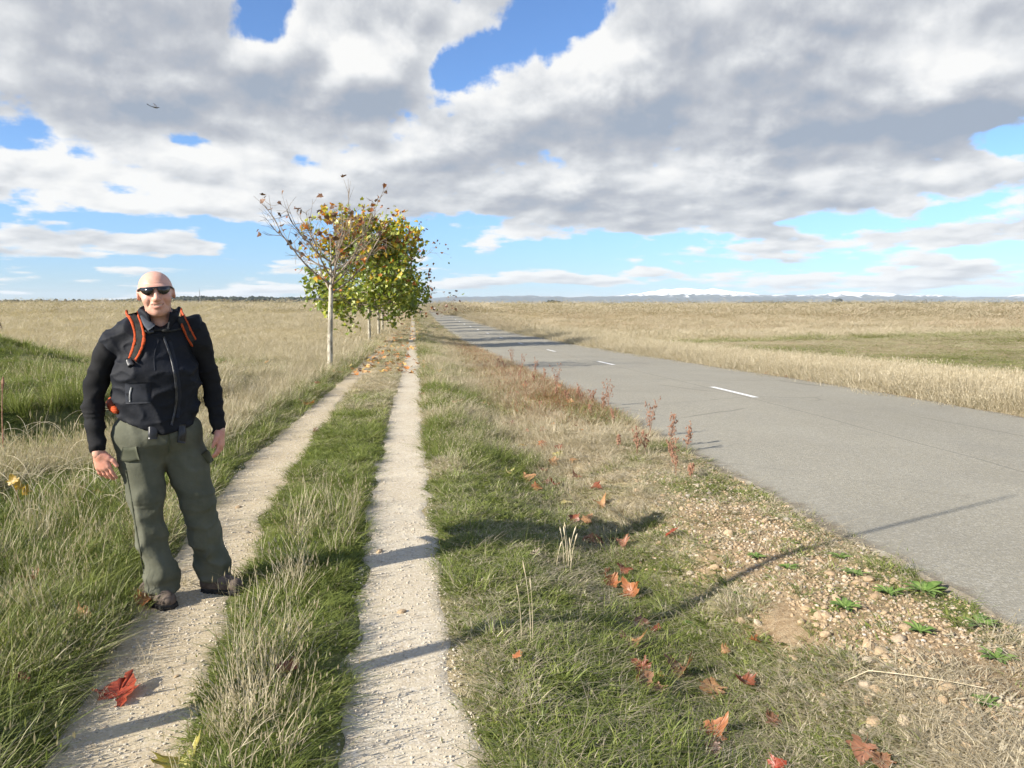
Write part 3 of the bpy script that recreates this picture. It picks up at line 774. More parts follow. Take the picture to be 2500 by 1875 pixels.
def nets(f, lo, hi, step):
    """surface nets of f<0 in a box"""
    ax = [np.arange(lo[i], hi[i] + step, step) for i in range(3)]
    n = [len(a) for a in ax]
    # coarse pass first: the fine field is only worked out near the surface
    K = 3
    cax = [np.arange(lo[i] + step * (K - 1) / 2, hi[i] + step * (K + 1), step * K) for i in range(3)]
    cn = [len(a) for a in cax]
    CG = np.stack(np.meshgrid(*cax, indexing='ij'), -1).reshape(-1, 3)
    cval = f(CG).reshape(cn)
    full = np.repeat(np.repeat(np.repeat(cval, K, 0), K, 1), K, 2)[:n[0], :n[1], :n[2]]
    need = np.abs(full) < step * K * 1.1 + .010
    val = full.copy()
    ids_ = np.argwhere(need)
    Pn = np.stack([ax[i][ids_[:, i]] for i in range(3)], 1)
    val[need] = np.concatenate([f(Pn[i:i + 200000]) for i in range(0, len(Pn), 200000)])
    s = val < 0
    corners = [(i, j, k) for i in (0, 1) for j in (0, 1) for k in (0, 1)]
    m = [x - 1 for x in n]
    sub = lambda A, c: A[c[0]:c[0] + m[0], c[1]:c[1] + m[1], c[2]:c[2] + m[2]]
    cnt = sum(sub(s, c).astype(int) for c in corners)
    act = (cnt > 0) & (cnt < 8)
    idx = np.full(m, -1); ids = np.argwhere(act); idx[act] = np.arange(len(ids))
    acc = np.zeros((len(ids), 3)); num = np.zeros(len(ids))
    for ci in corners:
        for d_ in range(3):
            if ci[d_]: continue
            cj = list(ci); cj[d_] = 1
            va = val[ids[:, 0] + ci[0], ids[:, 1] + ci[1], ids[:, 2] + ci[2]]; vb = val[ids[:, 0] + cj[0], ids[:, 1] + cj[1], ids[:, 2] + cj[2]]
            x = (va < 0) != (vb < 0)
            tq = np.where(x, va / np.where(x, va - vb, 1), 0)
            p = np.repeat(np.array([ci], float), len(ids), 0); p[:, d_] += tq
            acc += p * x[:, None]; num += x
    V = (ids + acc / num[:, None]) * step + np.array(lo)
    F = []
    for d_ in range(3):
        o1, o2 = (d_ + 1) % 3, (d_ + 2) % 3
        sl = [slice(1, -1)] * 3; sl[d_] = slice(0, -1)
        sl2 = [slice(1, -1)] * 3; sl2[d_] = slice(1, None)
        a, b_ = s[tuple(sl)], s[tuple(sl2)]
        e = np.argwhere(a != b_)
        inside = a[a != b_]
        e = e + np.array([0 if q == d_ else 1 for q in range(3)])
        def cell(da, db):
            q = e.copy(); q[:, o1] -= da; q[:, o2] -= db
            return idx[q[:, 0], q[:, 1], q[:, 2]]
        quad = np.stack([cell(1, 1), cell(0, 1), cell(0, 0), cell(1, 0)], 1)
        quad[~inside] = quad[~inside][:, ::-1]
        F.append(quad)
    F = np.concatenate(F); F = F[(F >= 0).all(1)]
    return V, F
MC = np.array([-1.215, 4.30, 0.0]); MA = np.array([.955, .297, 0]); MN = np.array([.297, -.955, 0]); UP = np.array([0, 0, 1.0])
CAMP = np.array([0, 0, CAMH])
def mp_(px, py, d=0.0):
    """point of the man's upright plane (d metres toward the camera) seen at this place of the photograph"""
    rr = ray(px, py)
    tq = (d + (MC - CAMP) @ MN) / (rr @ MN)
    return CAMP + rr * tq
def zg(p): return float(terrain(np.array([p[0]]), np.array([p[1]]))[0]) + .006

def off(p, d): return np.asarray(p) + MN * d
# torso skeleton
pel = mp_(386, 1062); wst = mp_(384, 985, .02); che = mp_(384, 880, .01); shl = mp_(290, 806, -.02); shr = mp_(468, 796, -.02); nck = mp_(386, 790, -.03)
hipl = mp_(340, 1090, .0); hipr = mp_(440, 1090, -.02)
TB = np.stack([MA, MN, UP], 1)      # columns: local axes
def f_vest(P, grow=0.0):
    d = el(P, mp_(383, 900, .0), (.192, .132, .26), TB)
    qb = (P - mp_(383, 985, .015)) @ TB
    cyl = (np.sqrt((qb[:, 0] / .196) ** 2 + (qb[:, 1] / .142) ** 2) - 1) * .14
    d = smin(d, smax(cyl, np.abs(qb[:, 2]) - .20, .05), .08)
    d = smin(d, rc(P, mp_(318, 818, -.03), mp_(462, 806, -.03), .076, .076), .07)
    d = smin(d, rc(P, mp_(318, 816, -.03), mp_(284, 842, -.03), .074, .072), .04)
    d = smin(d, rc(P, mp_(350, 812, -.04), mp_(420, 810, -.04), .076, .076), .05)
    d = smin(d, el(P, mp_(271, 848, -.03), (.042, .075, .082), TB), .03)
    d = smin(d, el(P, mp_(478, 806, -.03), (.040, .075, .080), TB), .03)
    d = smax(d, -rc(P, mp_(385, 752, .0), mp_(396, 802, .11), .074, .020), .012)      # open neck
    # cut at the hem: lower in the middle, nearly level
    lx = (P - mp_(383, 1000)) @ MA
    hem = mp_(383, 1048)[2] + .085 * sstep(-lx, -.02, .22) + .028 * sstep(lx, .08, .22)
    d = smax(d, hem - P[:, 2], .015)
    q = np.stack([(P @ MA) * 7, (P @ MN) * 7, P[:, 2] * 10], 1)
    rdg = 1 - np.abs(2 * vn3(np.stack([q[:, 0] * .8 + q[:, 2] * .35, q[:, 1] * .8, q[:, 2] * .9 - q[:, 0] * .3], 1), 3) - 1)
    rd2 = 1 - np.abs(2 * vn3(np.stack([q[:, 0] * 1.5 + q[:, 2] * .9, q[:, 1] * 1.4, q[:, 2] * 1.5 - q[:, 0] * .9], 1), 9) - 1)
    d = d + .007 * (vn3(q, 5) - .5) - .013 * rdg ** 4 - .007 * rd2 ** 5 + .004 * (vn3(q * 2.3 + 4, 7) - .5) + .005
    # diagonal pulls of cloth on the lower left
    d = d + .006 * np.sin((lx * 38 + P[:, 2] * 55)) * sstep(P[:, 2], 1.25, 1.05) * sstep(-lx, -.02, .12)
    return d - grow
AL = [mp_(276, 846, -.02), mp_(260, 868, -.02), mp_(231, 945, -.03), mp_(229, 1000, -.01), mp_(240, 1104, .06)]
ALR = [.066, .064, .052, .049, .043]
AR = [mp_(474, 808, -.02), mp_(487, 840, -.02), mp_(510, 915, -.04), mp_(520, 965, -.03), mp_(536, 1053, .05)]
ARR = [.066, .062, .049, .046, .039]
def f_jack(P):
    d = smin(chain(P, AL, ALR, .03), chain(P, AR, ARR, .03), .01)
    d = smin(d, el(P, mp_(383, 900, -.01), (.185, .125, .24), TB), .04)
    d = smax(d, -rc(P, mp_(385, 752, .0), mp_(396, 800, .11), .078, .028), .012)
    # cuffs end flat
    for A in (AL, AR):
        ax_ = A[-1] - A[-2]; ax_ = ax_ / np.linalg.norm(ax_)
        cut = (P - A[-1]) @ ax_
        d = np.where(np.linalg.norm(P - A[-1], axis=1) < .12, smax(d, cut, .008), d)
    q = np.stack([(P @ MA) * 9, (P @ MN) * 9, P[:, 2] * 18], 1)
    rj = 1 - np.abs(2 * vn3(np.stack([q[:, 0] * .9 + q[:, 2] * .35, q[:, 1] * .9, q[:, 2] * .85 - q[:, 0] * .5], 1), 15) - 1)
    d = d + .006 * (vn3(q, 13) - .5) - .010 * rj ** 4 + .004 * (vn3(q * 2.1 + 4, 17) - .5) + .004
    d = d + .0035 * np.sin(P[:, 2] * 115 + 6 * vn3(q * .6, 19) * 2) * (sstep(1.20, P[:, 2], P[:, 2] + .01) * 0 + 1) * sstep(P[:, 2], 1.30, 1.0)
    return d
ankl = mp_(398, 1440, .06); ankr = mp_(530, 1400, -.06)
LL = [mp_(338, 1060, 0), mp_(345, 1120, .0), mp_(358, 1210, .03), mp_(368, 1300, .02), mp_(392, 1400, .03), mp_(397, 1450, .03)]
LLR = [.106, .105, .082, .064, .064, .071]
LR = [mp_(438, 1062, -.02), mp_(455, 1120, -.02), mp_(480, 1215, .0), mp_(500, 1300, -.04), mp_(522, 1385, -.06), mp_(526, 1420, -.055)]
LRR = [.106, .104, .084, .076, .068, .071]
def f_trou(P):
    d = el(P, mp_(386, 1055, -.01), (.212, .150, .13), TB)
    d = smin(d, smin(chain(P, LL, LLR, .03), chain(P, LR, LRR, .03), .025), .05)
    cutz = np.where((P - MC) @ MA < .06 + 0 * P[:, 0], mp_(399, 1438, .03)[2], mp_(531, 1413, -.05)[2])
    d = smax(d, cutz + .012 * np.sin(P @ MA * 60) - P[:, 2], .012)
    d = smax(d, P[:, 2] - mp_(386, 1000)[2], .01)
    q = np.stack([(P @ MA) * 8, (P @ MN) * 8, P[:, 2] * 9], 1)
    lowk = sstep(P[:, 2], .95, .1)
    r1_ = 1 - np.abs(2 * vn3(np.stack([q[:, 0] * 1.2 + q[:, 2] * .25, q[:, 1] * 1.2, q[:, 2] * .42 - q[:, 0] * .2], 1), 23) - 1)
    r2_ = 1 - np.abs(2 * vn3(np.stack([q[:, 0] * .9 - q[:, 2] * .8, q[:, 1] * .9, q[:, 2] * 1.1 + q[:, 0] * .5], 1), 25) - 1)
    d = d + .006 * (vn3(q, 24) - .5) - (.008 + .012 * lowk) * r1_ ** 3 - (.005 + .006 * lowk) * r2_ ** 4 + .004 * (vn3(q * 2.6 + 4, 27) - .5)
    s_ = (P @ MA) * 30 + P[:, 2] * 42 + 5 * vn3(q * .5, 29)
    d = d + .0018 * np.sin(s_) * (.3 + lowk)
    # zip-off seam at the knee
    for zz_ in (mp_(360, 1222)[2], mp_(360, 1232)[2]):
        d = d + .004 * np.exp(-((P[:, 2] - zz_) / .005) ** 2)
    d = d - .012 * np.exp(-((P[:, 2] - .16) / .03) ** 2) * (.5 + .8 * (vn3(q * 1.3, 31) - .2))
    return d
m_vest, t, b, out = mat('navy_black_softshell')
oc = t.add('ShaderNodeTexCoord').outputs['Object']
t.put(b.inputs['Base Color'], t.mix(t.sm(t.noise(oc, 5, 3), .3, .7), (.006, .007, .010), (.011, .013, .019)))
b.inputs['Roughness'].default_value = .7; b.inputs['Specular IOR Level'].default_value = .22
t.put(b.inputs['Normal'], t.bump(t.m('ADD', t.noise(oc, 28, 4), t.m('MULTIPLY', t.noise(oc, 420, 2), .25)), .35, .01))
m_jack = pmat('charcoal_fleece', (.008, .008, .009), (.015, .015, .016), 6, .85, .4, 260, spec=.2, bdist=.003)
m_trou = pmat('olive_trouser_cloth', (.092, .095, .068), (.122, .124, .092), 7, .85, .35, 45, spec=.2, bdist=.008)
m_trou2 = pmat('olive_flap_cloth', (.070, .075, .050), (.094, .098, .068), 9, .85, .3, 60, spec=.2)
m_skin, t, b, out = mat('sunlit_skin')
oc = t.add('ShaderNodeTexCoord').outputs['Object']
tone_ = t.attr('tone').outputs['Color']
sk = t.mix(t.sm(t.noise(oc, 16, 4), .3, .7), (.60, .325, .235), (.66, .385, .295))
sk = t.mix(t.m('MULTIPLY', t.sm(t.noise(oc, 55, 3), .5, .75), .35), sk, (.56, .26, .19))
t.put(b.inputs['Base Color'], t.mix(1.0, sk, tone_, 'MULTIPLY'))
b.inputs['Roughness'].default_value = .46; b.inputs['Specular IOR Level'].default_value = .4
b.inputs['Subsurface Weight'].default_value = .12; b.inputs['Subsurface Radius'].default_value = (.012, .005, .003); b.inputs['Subsurface Scale'].default_value = .6
t.put(b.inputs['Normal'], t.bump(t.noise(oc, 160, 4), .15, .002))

person = empty('person', (MC[0] - .02, MC[1], zg(MC)))
tag(person, 'bald man in black jacket, dark vest and olive trousers standing on the left track', 'person')
PL = np.array(person.location)
def padd(name, V, F, m, parent=person, smooth=True, attrs=None, base=PL):
    return add(name, np.asarray(V) - base, F, m, parent, smooth, attrs)

# ---- head
HS = .945
RZ = Matrix.Rotation(R(-4.5), 3, 'Y') @ Matrix.Rotation(R(2.0), 3, 'X')     # slight tilt of the head
HM = TB @ np.array(RZ)
HC = mp_(381, 716, .02)
def hl(P): return ((P - HC) @ HM) / HS
def f_head(P):
    q = hl(P)
    ax_ = np.abs(q[:, 0]); qs = np.stack([ax_, q[:, 1], q[:, 2]], 1)
    d = el(q, (0, -.018, .030), (.088, .104, .093))
    d = smin(d, el(q, (0, .030, -.030), (.071, .072, .100)), .035)
    d = smin(d, el(q, (0, .040, -.092), (.052, .050, .036)), .030)
    d = smin(d, el(q, (0, .076, -.108), (.024, .018, .018)), .022)
    d = smin(d, el(qs, (.046, .066, -.034), (.026, .026, .024)), .024)
    d = smin(d, el(q, (0, .082, .024), (.060, .020, .014)), .022)
    d = smax(d, -el(qs, (.034, .108, .004), (.020, .014, .012)), .012)
    d = smin(d, rc(q, (0, .096, .010), (0, .118, -.036), .010, .014), .012)
    d = smin(d, el(qs, (.012, .106, -.040), (.010, .012, .009)), .010)
    d = smin(d, el(q, (0, .094, -.066), (.030, .015, .016)), .016)         # muzzle
    # smile: lips with a parted line that rises at the corners
    lz = -.071 + 7.0 * q[:, 0] ** 2
    lip = np.sqrt((np.maximum(ax_ - .026, 0)) ** 2 + (q[:, 2] - lz) ** 2 + (q[:, 1] - .105) ** 2 * .6)
    d = smax(d, -(lip - .0042), .004)
    d = smin(d, el(q, (0, .099, -.083), (.020, .010, .0065)), .008)
    # crease beside the mouth
    cr_ = np.abs(ax_ - (.036 + .35 * np.clip(-.045 - q[:, 2], 0, .05)))
    d = d + .0055 * np.exp(-(cr_ / .004) ** 2) * sstep(q[:, 2], -.095, -.06) * (1 - sstep(q[:, 2], -.05, -.03)) * (q[:, 1] > .03)
    # ears
    e = el(qs, (.090, -.022, -.004), (.010, .022, .030), np.array(Matrix.Rotation(R(-20), 3, 'Z')))
    e = smax(e, -el(qs, (.102, -.012, .0), (.006, .011, .017)), .006)
    d = smin(d, e, .014)
    d = smin(d, rc(q, (0, -.030, -.07), (0, -.050, -.22), .066, .072), .03)
    # forehead furrows
    d = d + .0012 * np.sin(q[:, 2] * 420) * np.exp(-(((q[:, 2] - .048) / .014) ** 2)) * (q[:, 1] > .03) * (ax_ < .045)
    return d * HS
hV, hF = nets(f_head, HC - np.array([.13, .15, .21]), HC + np.array([.13, .15, .15]), .0042)
q = hl(hV); ax_ = np.abs(q[:, 0])
tone = np.ones((len(hV), 3)); tone *= 1 + .05 * (vn3(hV * 40, 3)[:, None] - .5)
fc = (q[:, 1] > .03)
lz = -.071 + 7.0 * q[:, 0] ** 2
def blend(mask, c_): 
    global tone
    tone = tone * (1 - mask[:, None]) + np.array(c_) * mask[:, None]
blend(np.exp(-(((q[:, 2] + .082) / .008) ** 2 + (q[:, 0] / .024) ** 2)) * fc * .75, (.80, .52, .55))
blend(np.exp(-(((q[:, 2] - lz - .010) / .005) ** 2 + (q[:, 0] / .026) ** 2)) * fc * .6, (.78, .52, .55))
blend(((np.abs(q[:, 2] - lz) < .0042) & (ax_ < .021) & (q[:, 1] > .07)).astype(float) * .95, (1.0, 1.4, 1.5))
blend(((np.abs(q[:, 2] - lz) < .0045) & (ax_ > .024) & (ax_ < .034) & (q[:, 1] > .06)).astype(float) * .8, (.35, .25, .25))
blend(np.exp(-(((q[:, 2] + .034) / .016) ** 2 + (q[:, 0] / .018) ** 2)) * (q[:, 1] > .09) * .6, (1.0, .78, .76))
blend(np.exp(-(((q[:, 2] + .030) / .022) ** 2 + ((ax_ - .048) / .02) ** 2)) * fc * .5, (1.0, .80, .78))
blend((ax_ > .09).astype(float) * .45, (1.0, .78, .76))
blend(sstep(-q[:, 2], .058, .10) * fc * .16, (.72, .72, .74))       # shaved chin
# ---- hands
def hand(wr, fdir, back, side, lens, spread, curl, thumb, sc=1.0):
    """wr wrist, fdir toward the fingers, back = normal of the back of the hand, side = toward the thumb"""
    fd = np.asarray(fdir, float); fd /= np.linalg.norm(fd)
    bk = np.asarray(back, float); bk -= fd * (bk @ fd); bk /= np.linalg.norm(bk)
    sd = np.cross(fd, bk); sd *= np.sign(sd @ np.asarray(side, float))
    prim = []
    pc = wr + fd * .055 * sc
    def rotate(v_, a): return v_ * math.cos(a) - bk * math.sin(a) * 1.0
    fingers = []
    for i in range(4):
        s = (.030 - .0205 * i)
        base = wr + (fd * (.092 - .004 * abs(i - 1)) + sd * s) * sc
        ang = curl[i]; dirv = fd + sd * spread[i]; dirv /= np.linalg.norm(dirv)
        p = [base]; L = lens[i]
        for seg, fr in enumerate((.46, .31, .23)):
            a = ang * (.55 + .75 * seg)
            dv = dirv * math.cos(a) - bk * math.sin(a)
            p.append(p[-1] + dv * L * fr * sc)
        fingers.append((p, [.0105 * sc, .0098 * sc, .0090 * sc, .0078 * sc]))
    tb = wr + (fd * .030 + sd * .030) * sc
    tp = [tb]
    for dv, L in thumb:
        v_ = fd * dv[0] + sd * dv[1] - bk * dv[2]; v_ /= np.linalg.norm(v_)
        tp.append(tp[-1] + v_ * L * sc)
    def f(P):
        q = P - pc
        loc = np.stack([q @ sd, q @ bk, q @ fd], 1)
        d = el(loc, (0, 0, 0), (.043 * sc, .019 * sc, .056 * sc))
        d = smin(d, rc(P, wr - fd * .012, wr + fd * .02, .025 * sc, .028 * sc), .02)
        for i in range(4):
            d = smin(d, rc(P, wr + (fd * .03 + sd * (.018 - .012 * i)) * sc, fingers[i][0][0], .012 * sc, .0125 * sc), .010)
        d = smin(d, rc(P, wr + fd * .01, tb + (tp[1] - tb) * .4, .018 * sc, .015 * sc), .015)
        fd_ = None
        for p, r_ in fingers:
            e = chain(P, p, r_, .004); fd_ = e if fd_ is None else np.minimum(fd_, e)
        d = smin(d, fd_, .006)
        d = smin(d, chain(P, tp, [.0135 * sc, .0118 * sc, .0100 * sc][:len(tp)], .006), .008)
        return d
    allp = np.array([wr - fd * .05] + [x for p, _ in fingers for x in p] + tp)
    return nets(f, allp.min(0) - .03, allp.max(0) + .03, .0034)
down = -UP
wl_ = mp_(241, 1102, .06); wr_ = mp_(536, 1050, .05)
V1, F1 = hand(wl_, down * 1.0 + MA * .22 + MN * .10, MN * .85 - MA * .45, MA, [.078, .085, .080, .064], [.10, .02, -.05, -.12], [.30, .42, .50, .55], [((.75, .62, .10), .045), ((.95, .25, .15), .034)], .98)
V2, F2 = hand(wr_, down * 1.0 + MA * .02 + MN * .22, MA * .80 + MN * .35, MN - MA * .3, [.074, .082, .078, .062], [.06, .0, -.04, -.08], [.50, .55, .60, .65], [((.85, .50, .30), .044), ((.95, .05, .45), .034)], .92)
# ---- hidden body under the clothes, so the figure is whole
def f_body(P):
    d = el(P, mp_(383, 900, -.01), (.165, .105, .23), TB)
    d = smin(d, el(P, mp_(386, 1045, -.01), (.165, .11, .13), TB), .06)
    d = smin(d, chain(P, AL + [wl_ + down * .02], [.05, .05, .042, .038, .030, .028]), .03)
    d = smin(d, chain(P, AR + [wr_ + down * .02], [.05, .05, .042, .038, .029, .027]), .03)
    d = smin(d, chain(P, LL, [.09, .09, .062, .055, .045, .042]), .03)
    d = smin(d, chain(P, LR, [.09, .09, .062, .055, .045, .042]), .03)
    d = smin(d, rc(P, nck + down * .1, mp_(384, 762, -.02), .06, .055), .03)
    return d
lo = np.min(np.array(AL + AR + LL + LR), 0) - .2; hi = np.array([.2, 4.9, 1.75])
lo[2] = .05; hi = np.max(np.array(AL + AR + LL + LR), 0) + .2
bV, bF = nets(f_body, lo, hi, .022)
Vs = [hV, V1, V2, bV]; Fs = [hF, F1, F2, bF]; offs = np.cumsum([0] + [len(x) for x in Vs[:-1]])
hand_tone = np.concatenate([np.tile((1.0, .86, .84), (len(V1), 1)) * (1 + .10 * (vn3(V1 * 60, 3)[:, None] - .5)), np.tile((1.0, .84, .82), (len(V2), 1)), np.ones((len(bV), 3))])
T4 = np.concatenate([np.concatenate([tone, hand_tone]), np.ones((sum(map(len, Vs)), 1))], 1)
padd('body', np.concatenate(Vs), np.concatenate([F + o_ for F, o_ in zip(Fs, offs)]), m_skin, attrs={'tone': ('FLOAT_COLOR', T4)})
# ---- clothes
V, F = nets(f_jack, np.minimum(np.min(AL, 0), np.min(AR, 0)) - .12, np.maximum(np.max(AL, 0), np.max(AR, 0)) + np.array([.12, .2, .12]), .0105)
padd('jacket', V, F, m_jack)
cv0 = mp_(383, 920); V, F = nets(f_vest, cv0 - np.array([.36, .36, .42]), cv0 + np.array([.36, .36, .40]), .0075)
vest = padd('vest', V, F, m_vest)
lo = np.minimum(np.min(LL, 0), np.min(LR, 0)) - .17; hi = np.maximum(np.max(LL, 0), np.max(LR, 0)) + .17
V, F = nets(f_trou, lo, hi, .0095)
trousers = padd('trousers', V, F, m_trou)

def on_many(pts, f, lift=.004):
    """walk along the view rays to the surface of a garment, then lift off along its normal"""
    rr = np.array([ray(*p) for p in pts]); rr /= np.linalg.norm(rr, axis=1)[:, None]
    tq = np.full(len(rr), 3.2)
    for _ in range(40):
        dd = f(CAMP + rr * tq[:, None])
        tq = np.minimum(tq + dd * .7, 4.9)
    p = CAMP + rr * tq[:, None]
    e = .006
    n = np.stack([f(p + np.eye(3)[i] * e) - f(p - np.eye(3)[i] * e) for i in range(3)], 1); n /= np.linalg.norm(n, axis=1)[:, None] + 1e-9
    return p + n * lift, n
def catmull(pts, n):
    pts = np.asarray(pts, float); s = np.linspace(0, len(pts) - 1, n)
    P_ = np.concatenate([[2 * pts[0] - pts[1]], pts, [2 * pts[-1] - pts[-2]]])
    o_ = []
    for x in s:
        i = min(int(x), len(pts) - 2); u_ = x - i
        a, b_, c_, d_ = P_[i:i + 4]
        o_.append(.5 * (2 * b_ + (c_ - a) * u_ + (2 * a - 5 * b_ + 4 * c_ - d_) * u_ ** 2 + (3 * b_ - a - 3 * c_ + d_) * u_ ** 3))
    return np.array(o_)
def ribbon(pts, width, f, thick=.006, lift=.004, n=26, crown=.3):
    """strip lying on a garment; pts and width in photograph pixels"""
    c_ = catmull(pts, n); tg = np.gradient(c_, axis=0); tg /= np.linalg.norm(tg, axis=1)[:, None] + 1e-9
    nr = np.stack([-tg[:, 1], tg[:, 0]], 1)
    wd = np.broadcast_to(width, (n,))
    us = (-1, -.6, 0, .6, 1)
    pts_ = [c_[i] + nr[i] * wd[i] * .5 * u_ for i in range(n) for u_ in us]
    Pq, Nq = on_many(pts_, f, lift)
    V = []
    for i in range(n):
        p = Pq[i * 5:i * 5 + 5]; nn = Nq[i * 5:i * 5 + 5]
        top = [p[j] + nn[j] * thick * (1 - crown * us[j] * us[j]) for j in range(5)]
        V += [p[0] - nn[0] * .004] + top + [p[4] - nn[4] * .004]
    k = 7
    F = [[i * k + j, i * k + j + 1, (i + 1) * k + j + 1, (i + 1) * k + j] for i in range(n - 1) for j in range(k - 1)]
    F += [[0, 1, 2, 3, 4, 5, 6], [(n - 1) * k + j for j in range(k)][::-1]]
    return np.array(V), F
m_zip = pmat('dark_zip_teeth', (.018, .019, .022), (.045, .046, .05), 60, .4, spec=.5)
m_pock = pmat('navy_pocket_panel', (.011, .013, .019), (.017, .020, .028), 8, .7, .3, 60)
m_pull = pmat('pale_zip_trim', (.25, .26, .27), (.42, .43, .44), 30, .4, spec=.5)
V, F = ribbon([(399, 822), (411, 855), (422, 893), (428, 930), (430, 966), (427, 1000), (418, 1038)], 5, f_vest, .004, .003, 40)
padd('zip', V, F, m_zip, vest, base=PL)
V, F = ribbon([(413, 830), (424, 870), (431, 905), (437, 950), (437, 985), (433, 1020)], 9.0, f_vest, .0015, .001, 30)
padd('storm_flap', V, F, m_pock, vest)
V, F = ribbon([(336, 934), (337, 960), (338, 985)], 62, f_vest, .0012, .0008, 12, crown=.1); pk = padd('pocket', V[:, :], F, m_pock, vest)
V, F = ribbon([(322, 945), (318, 962), (318, 980)], 3, f_vest, .003, .004, 12); padd('pocket_zip', V, F, m_pull, vest)
V, F = ribbon([(388, 830), (377, 868), (378, 905)], 3, f_vest, .001, .001, 14); padd('seam', V, F, m_pock, vest)
# collar: standing band round the neck, open in a V at the front
def collar():
    n = 40; rows = 6; V = []
    a = np.linspace(R(-152), R(152), n)
    cb = mp_(386, 792, -.035)
    for r_ in range(rows):
        f = r_ / (rows - 1)
        for ai in a:
            open_ = abs(ai) / R(152)
            h = (.018 + .072 * f) * (1 - .10 * open_)
            rx = .082 + .020 * f + .016 * f * open_ ** 3; ry = .082 + .026 * f + .010 * f * open_
            s = math.sin(ai) * rx; dpt = -math.cos(ai) * ry
            drop = .085 * max(0, open_ - .55) ** 1.1 * (1.6 - f)
            V.append(cb + MA * (s + .010) + MN * (dpt + .035 * open_ ** 3 * (1 - f) + .020) + UP * (h - drop + .010 * math.sin(ai * 5) * f))
    V = np.array(V)
    i = (np.arange(rows - 1)[:, None] * n + np.arange(n - 1)[None]).ravel()
    return V, np.stack([i, i + 1, i + 1 + n, i + n], 1)
V, F = collar(); c_ob = padd('collar', V, F, m_vest, vest)
md = c_ob.modifiers.new('thickness', 'SOLIDIFY'); md.thickness = .012; md.offset = 1
V, F = ribbon([(352, 772), (360, 790), (371, 804)], [20 + 0 * i for i in range(14)], lambda P: f_vest(P) - .012, .008, .012, 14); padd('lapel', V, F, pmat('slate_lining', (.035, .042, .055), (.055, .064, .080), 12, .7), vest)
# trouser details
fl = lambda P: f_trou(P)
V, F = ribbon([(300, 1108), (318, 1110), (338, 1106)], 34, fl, .008, .003, 10, crown=.2); padd('pocket_flap', V, F, m_trou2, trousers)
V, F = ribbon([(497, 1104), (508, 1118), (514, 1128)], 16, fl, .008, .003, 8, crown=.2); padd('pocket_flap', V, F, m_trou2, trousers)
V, F = ribbon([(412, 1056), (413, 1080), (413, 1104)], 4, fl, .004, .002, 10); padd('fly_seam', V, F, m_trou2, trousers)
V, F = ribbon([(308, 1150), (320, 1215), (334, 1300), (352, 1400)], 3, fl, .003, .001, 30); padd('side_seam', V, F, m_trou2, trousers)
# ---- sunglasses
m_lens = pmat('black_lens', (.006, .006, .008), (.010, .010, .012), 3, .07, spec=.6)
m_frame = pmat('black_frame', (.008, .008, .009), (.014, .014, .015), 6, .3, spec=.5)
def hp(x, y, z): return HC + HM @ (np.array([x, y, z]) * HS)
gl_ = padd('sunglasses', *tube([hp(x, .114 - 9.0 * x * x, .0265 + .6 * abs(x) * .06) for x in np.linspace(-.074, .074, 17)], .0036, 6), m_frame)
for sg in (-1, 1):
    out2 = [(.010, .022), (.020, .027), (.040, .0285), (.060, .028), (.072, .025), (.073, .014), (.066, .002), (.052, -.009), (.036, -.012), (.022, -.006), (.013, .008)]
    V = [hp(sg * .040, .1145 - 7.5 * .04 ** 2, .010)] + [hp(sg * a_, .1145 - 8.2 * a_ * a_, z_) for a_, z_ in out2]
    n = len(out2); F = [[0, 1 + j, 1 + (j + 1) % n] for j in range(n)]
    if sg < 0: F = [f[::-1] for f in F]
    lo_ = padd('lens', V, F, m_lens, gl_, smooth=True)
    md = lo_.modifiers.new('thickness', 'SOLIDIFY'); md.thickness = .003
    tp_ = [hp(sg * .074, .066, .026), hp(sg * .088, .030, .022), hp(sg * .0925, -.01, .018), hp(sg * .0925, -.035, .008)]
    padd('temple', *tube(tp_, [.0055, .0042, .0036, .003], 6), m_frame, gl_)
    V, F = tube([hp(sg * a_, .1155 - 8.2 * a_ * a_, z_) for a_, z_ in out2 + out2[:1]], .0019, 5, False); padd('rim', V, F, m_frame, gl_)
V, F = tube([hp(x, .1165, .019 + .004 * math.cos(x * 150)) for x in np.linspace(-.012, .012, 7)], .0026, 6); padd('bridge', V, F, m_frame, gl_)
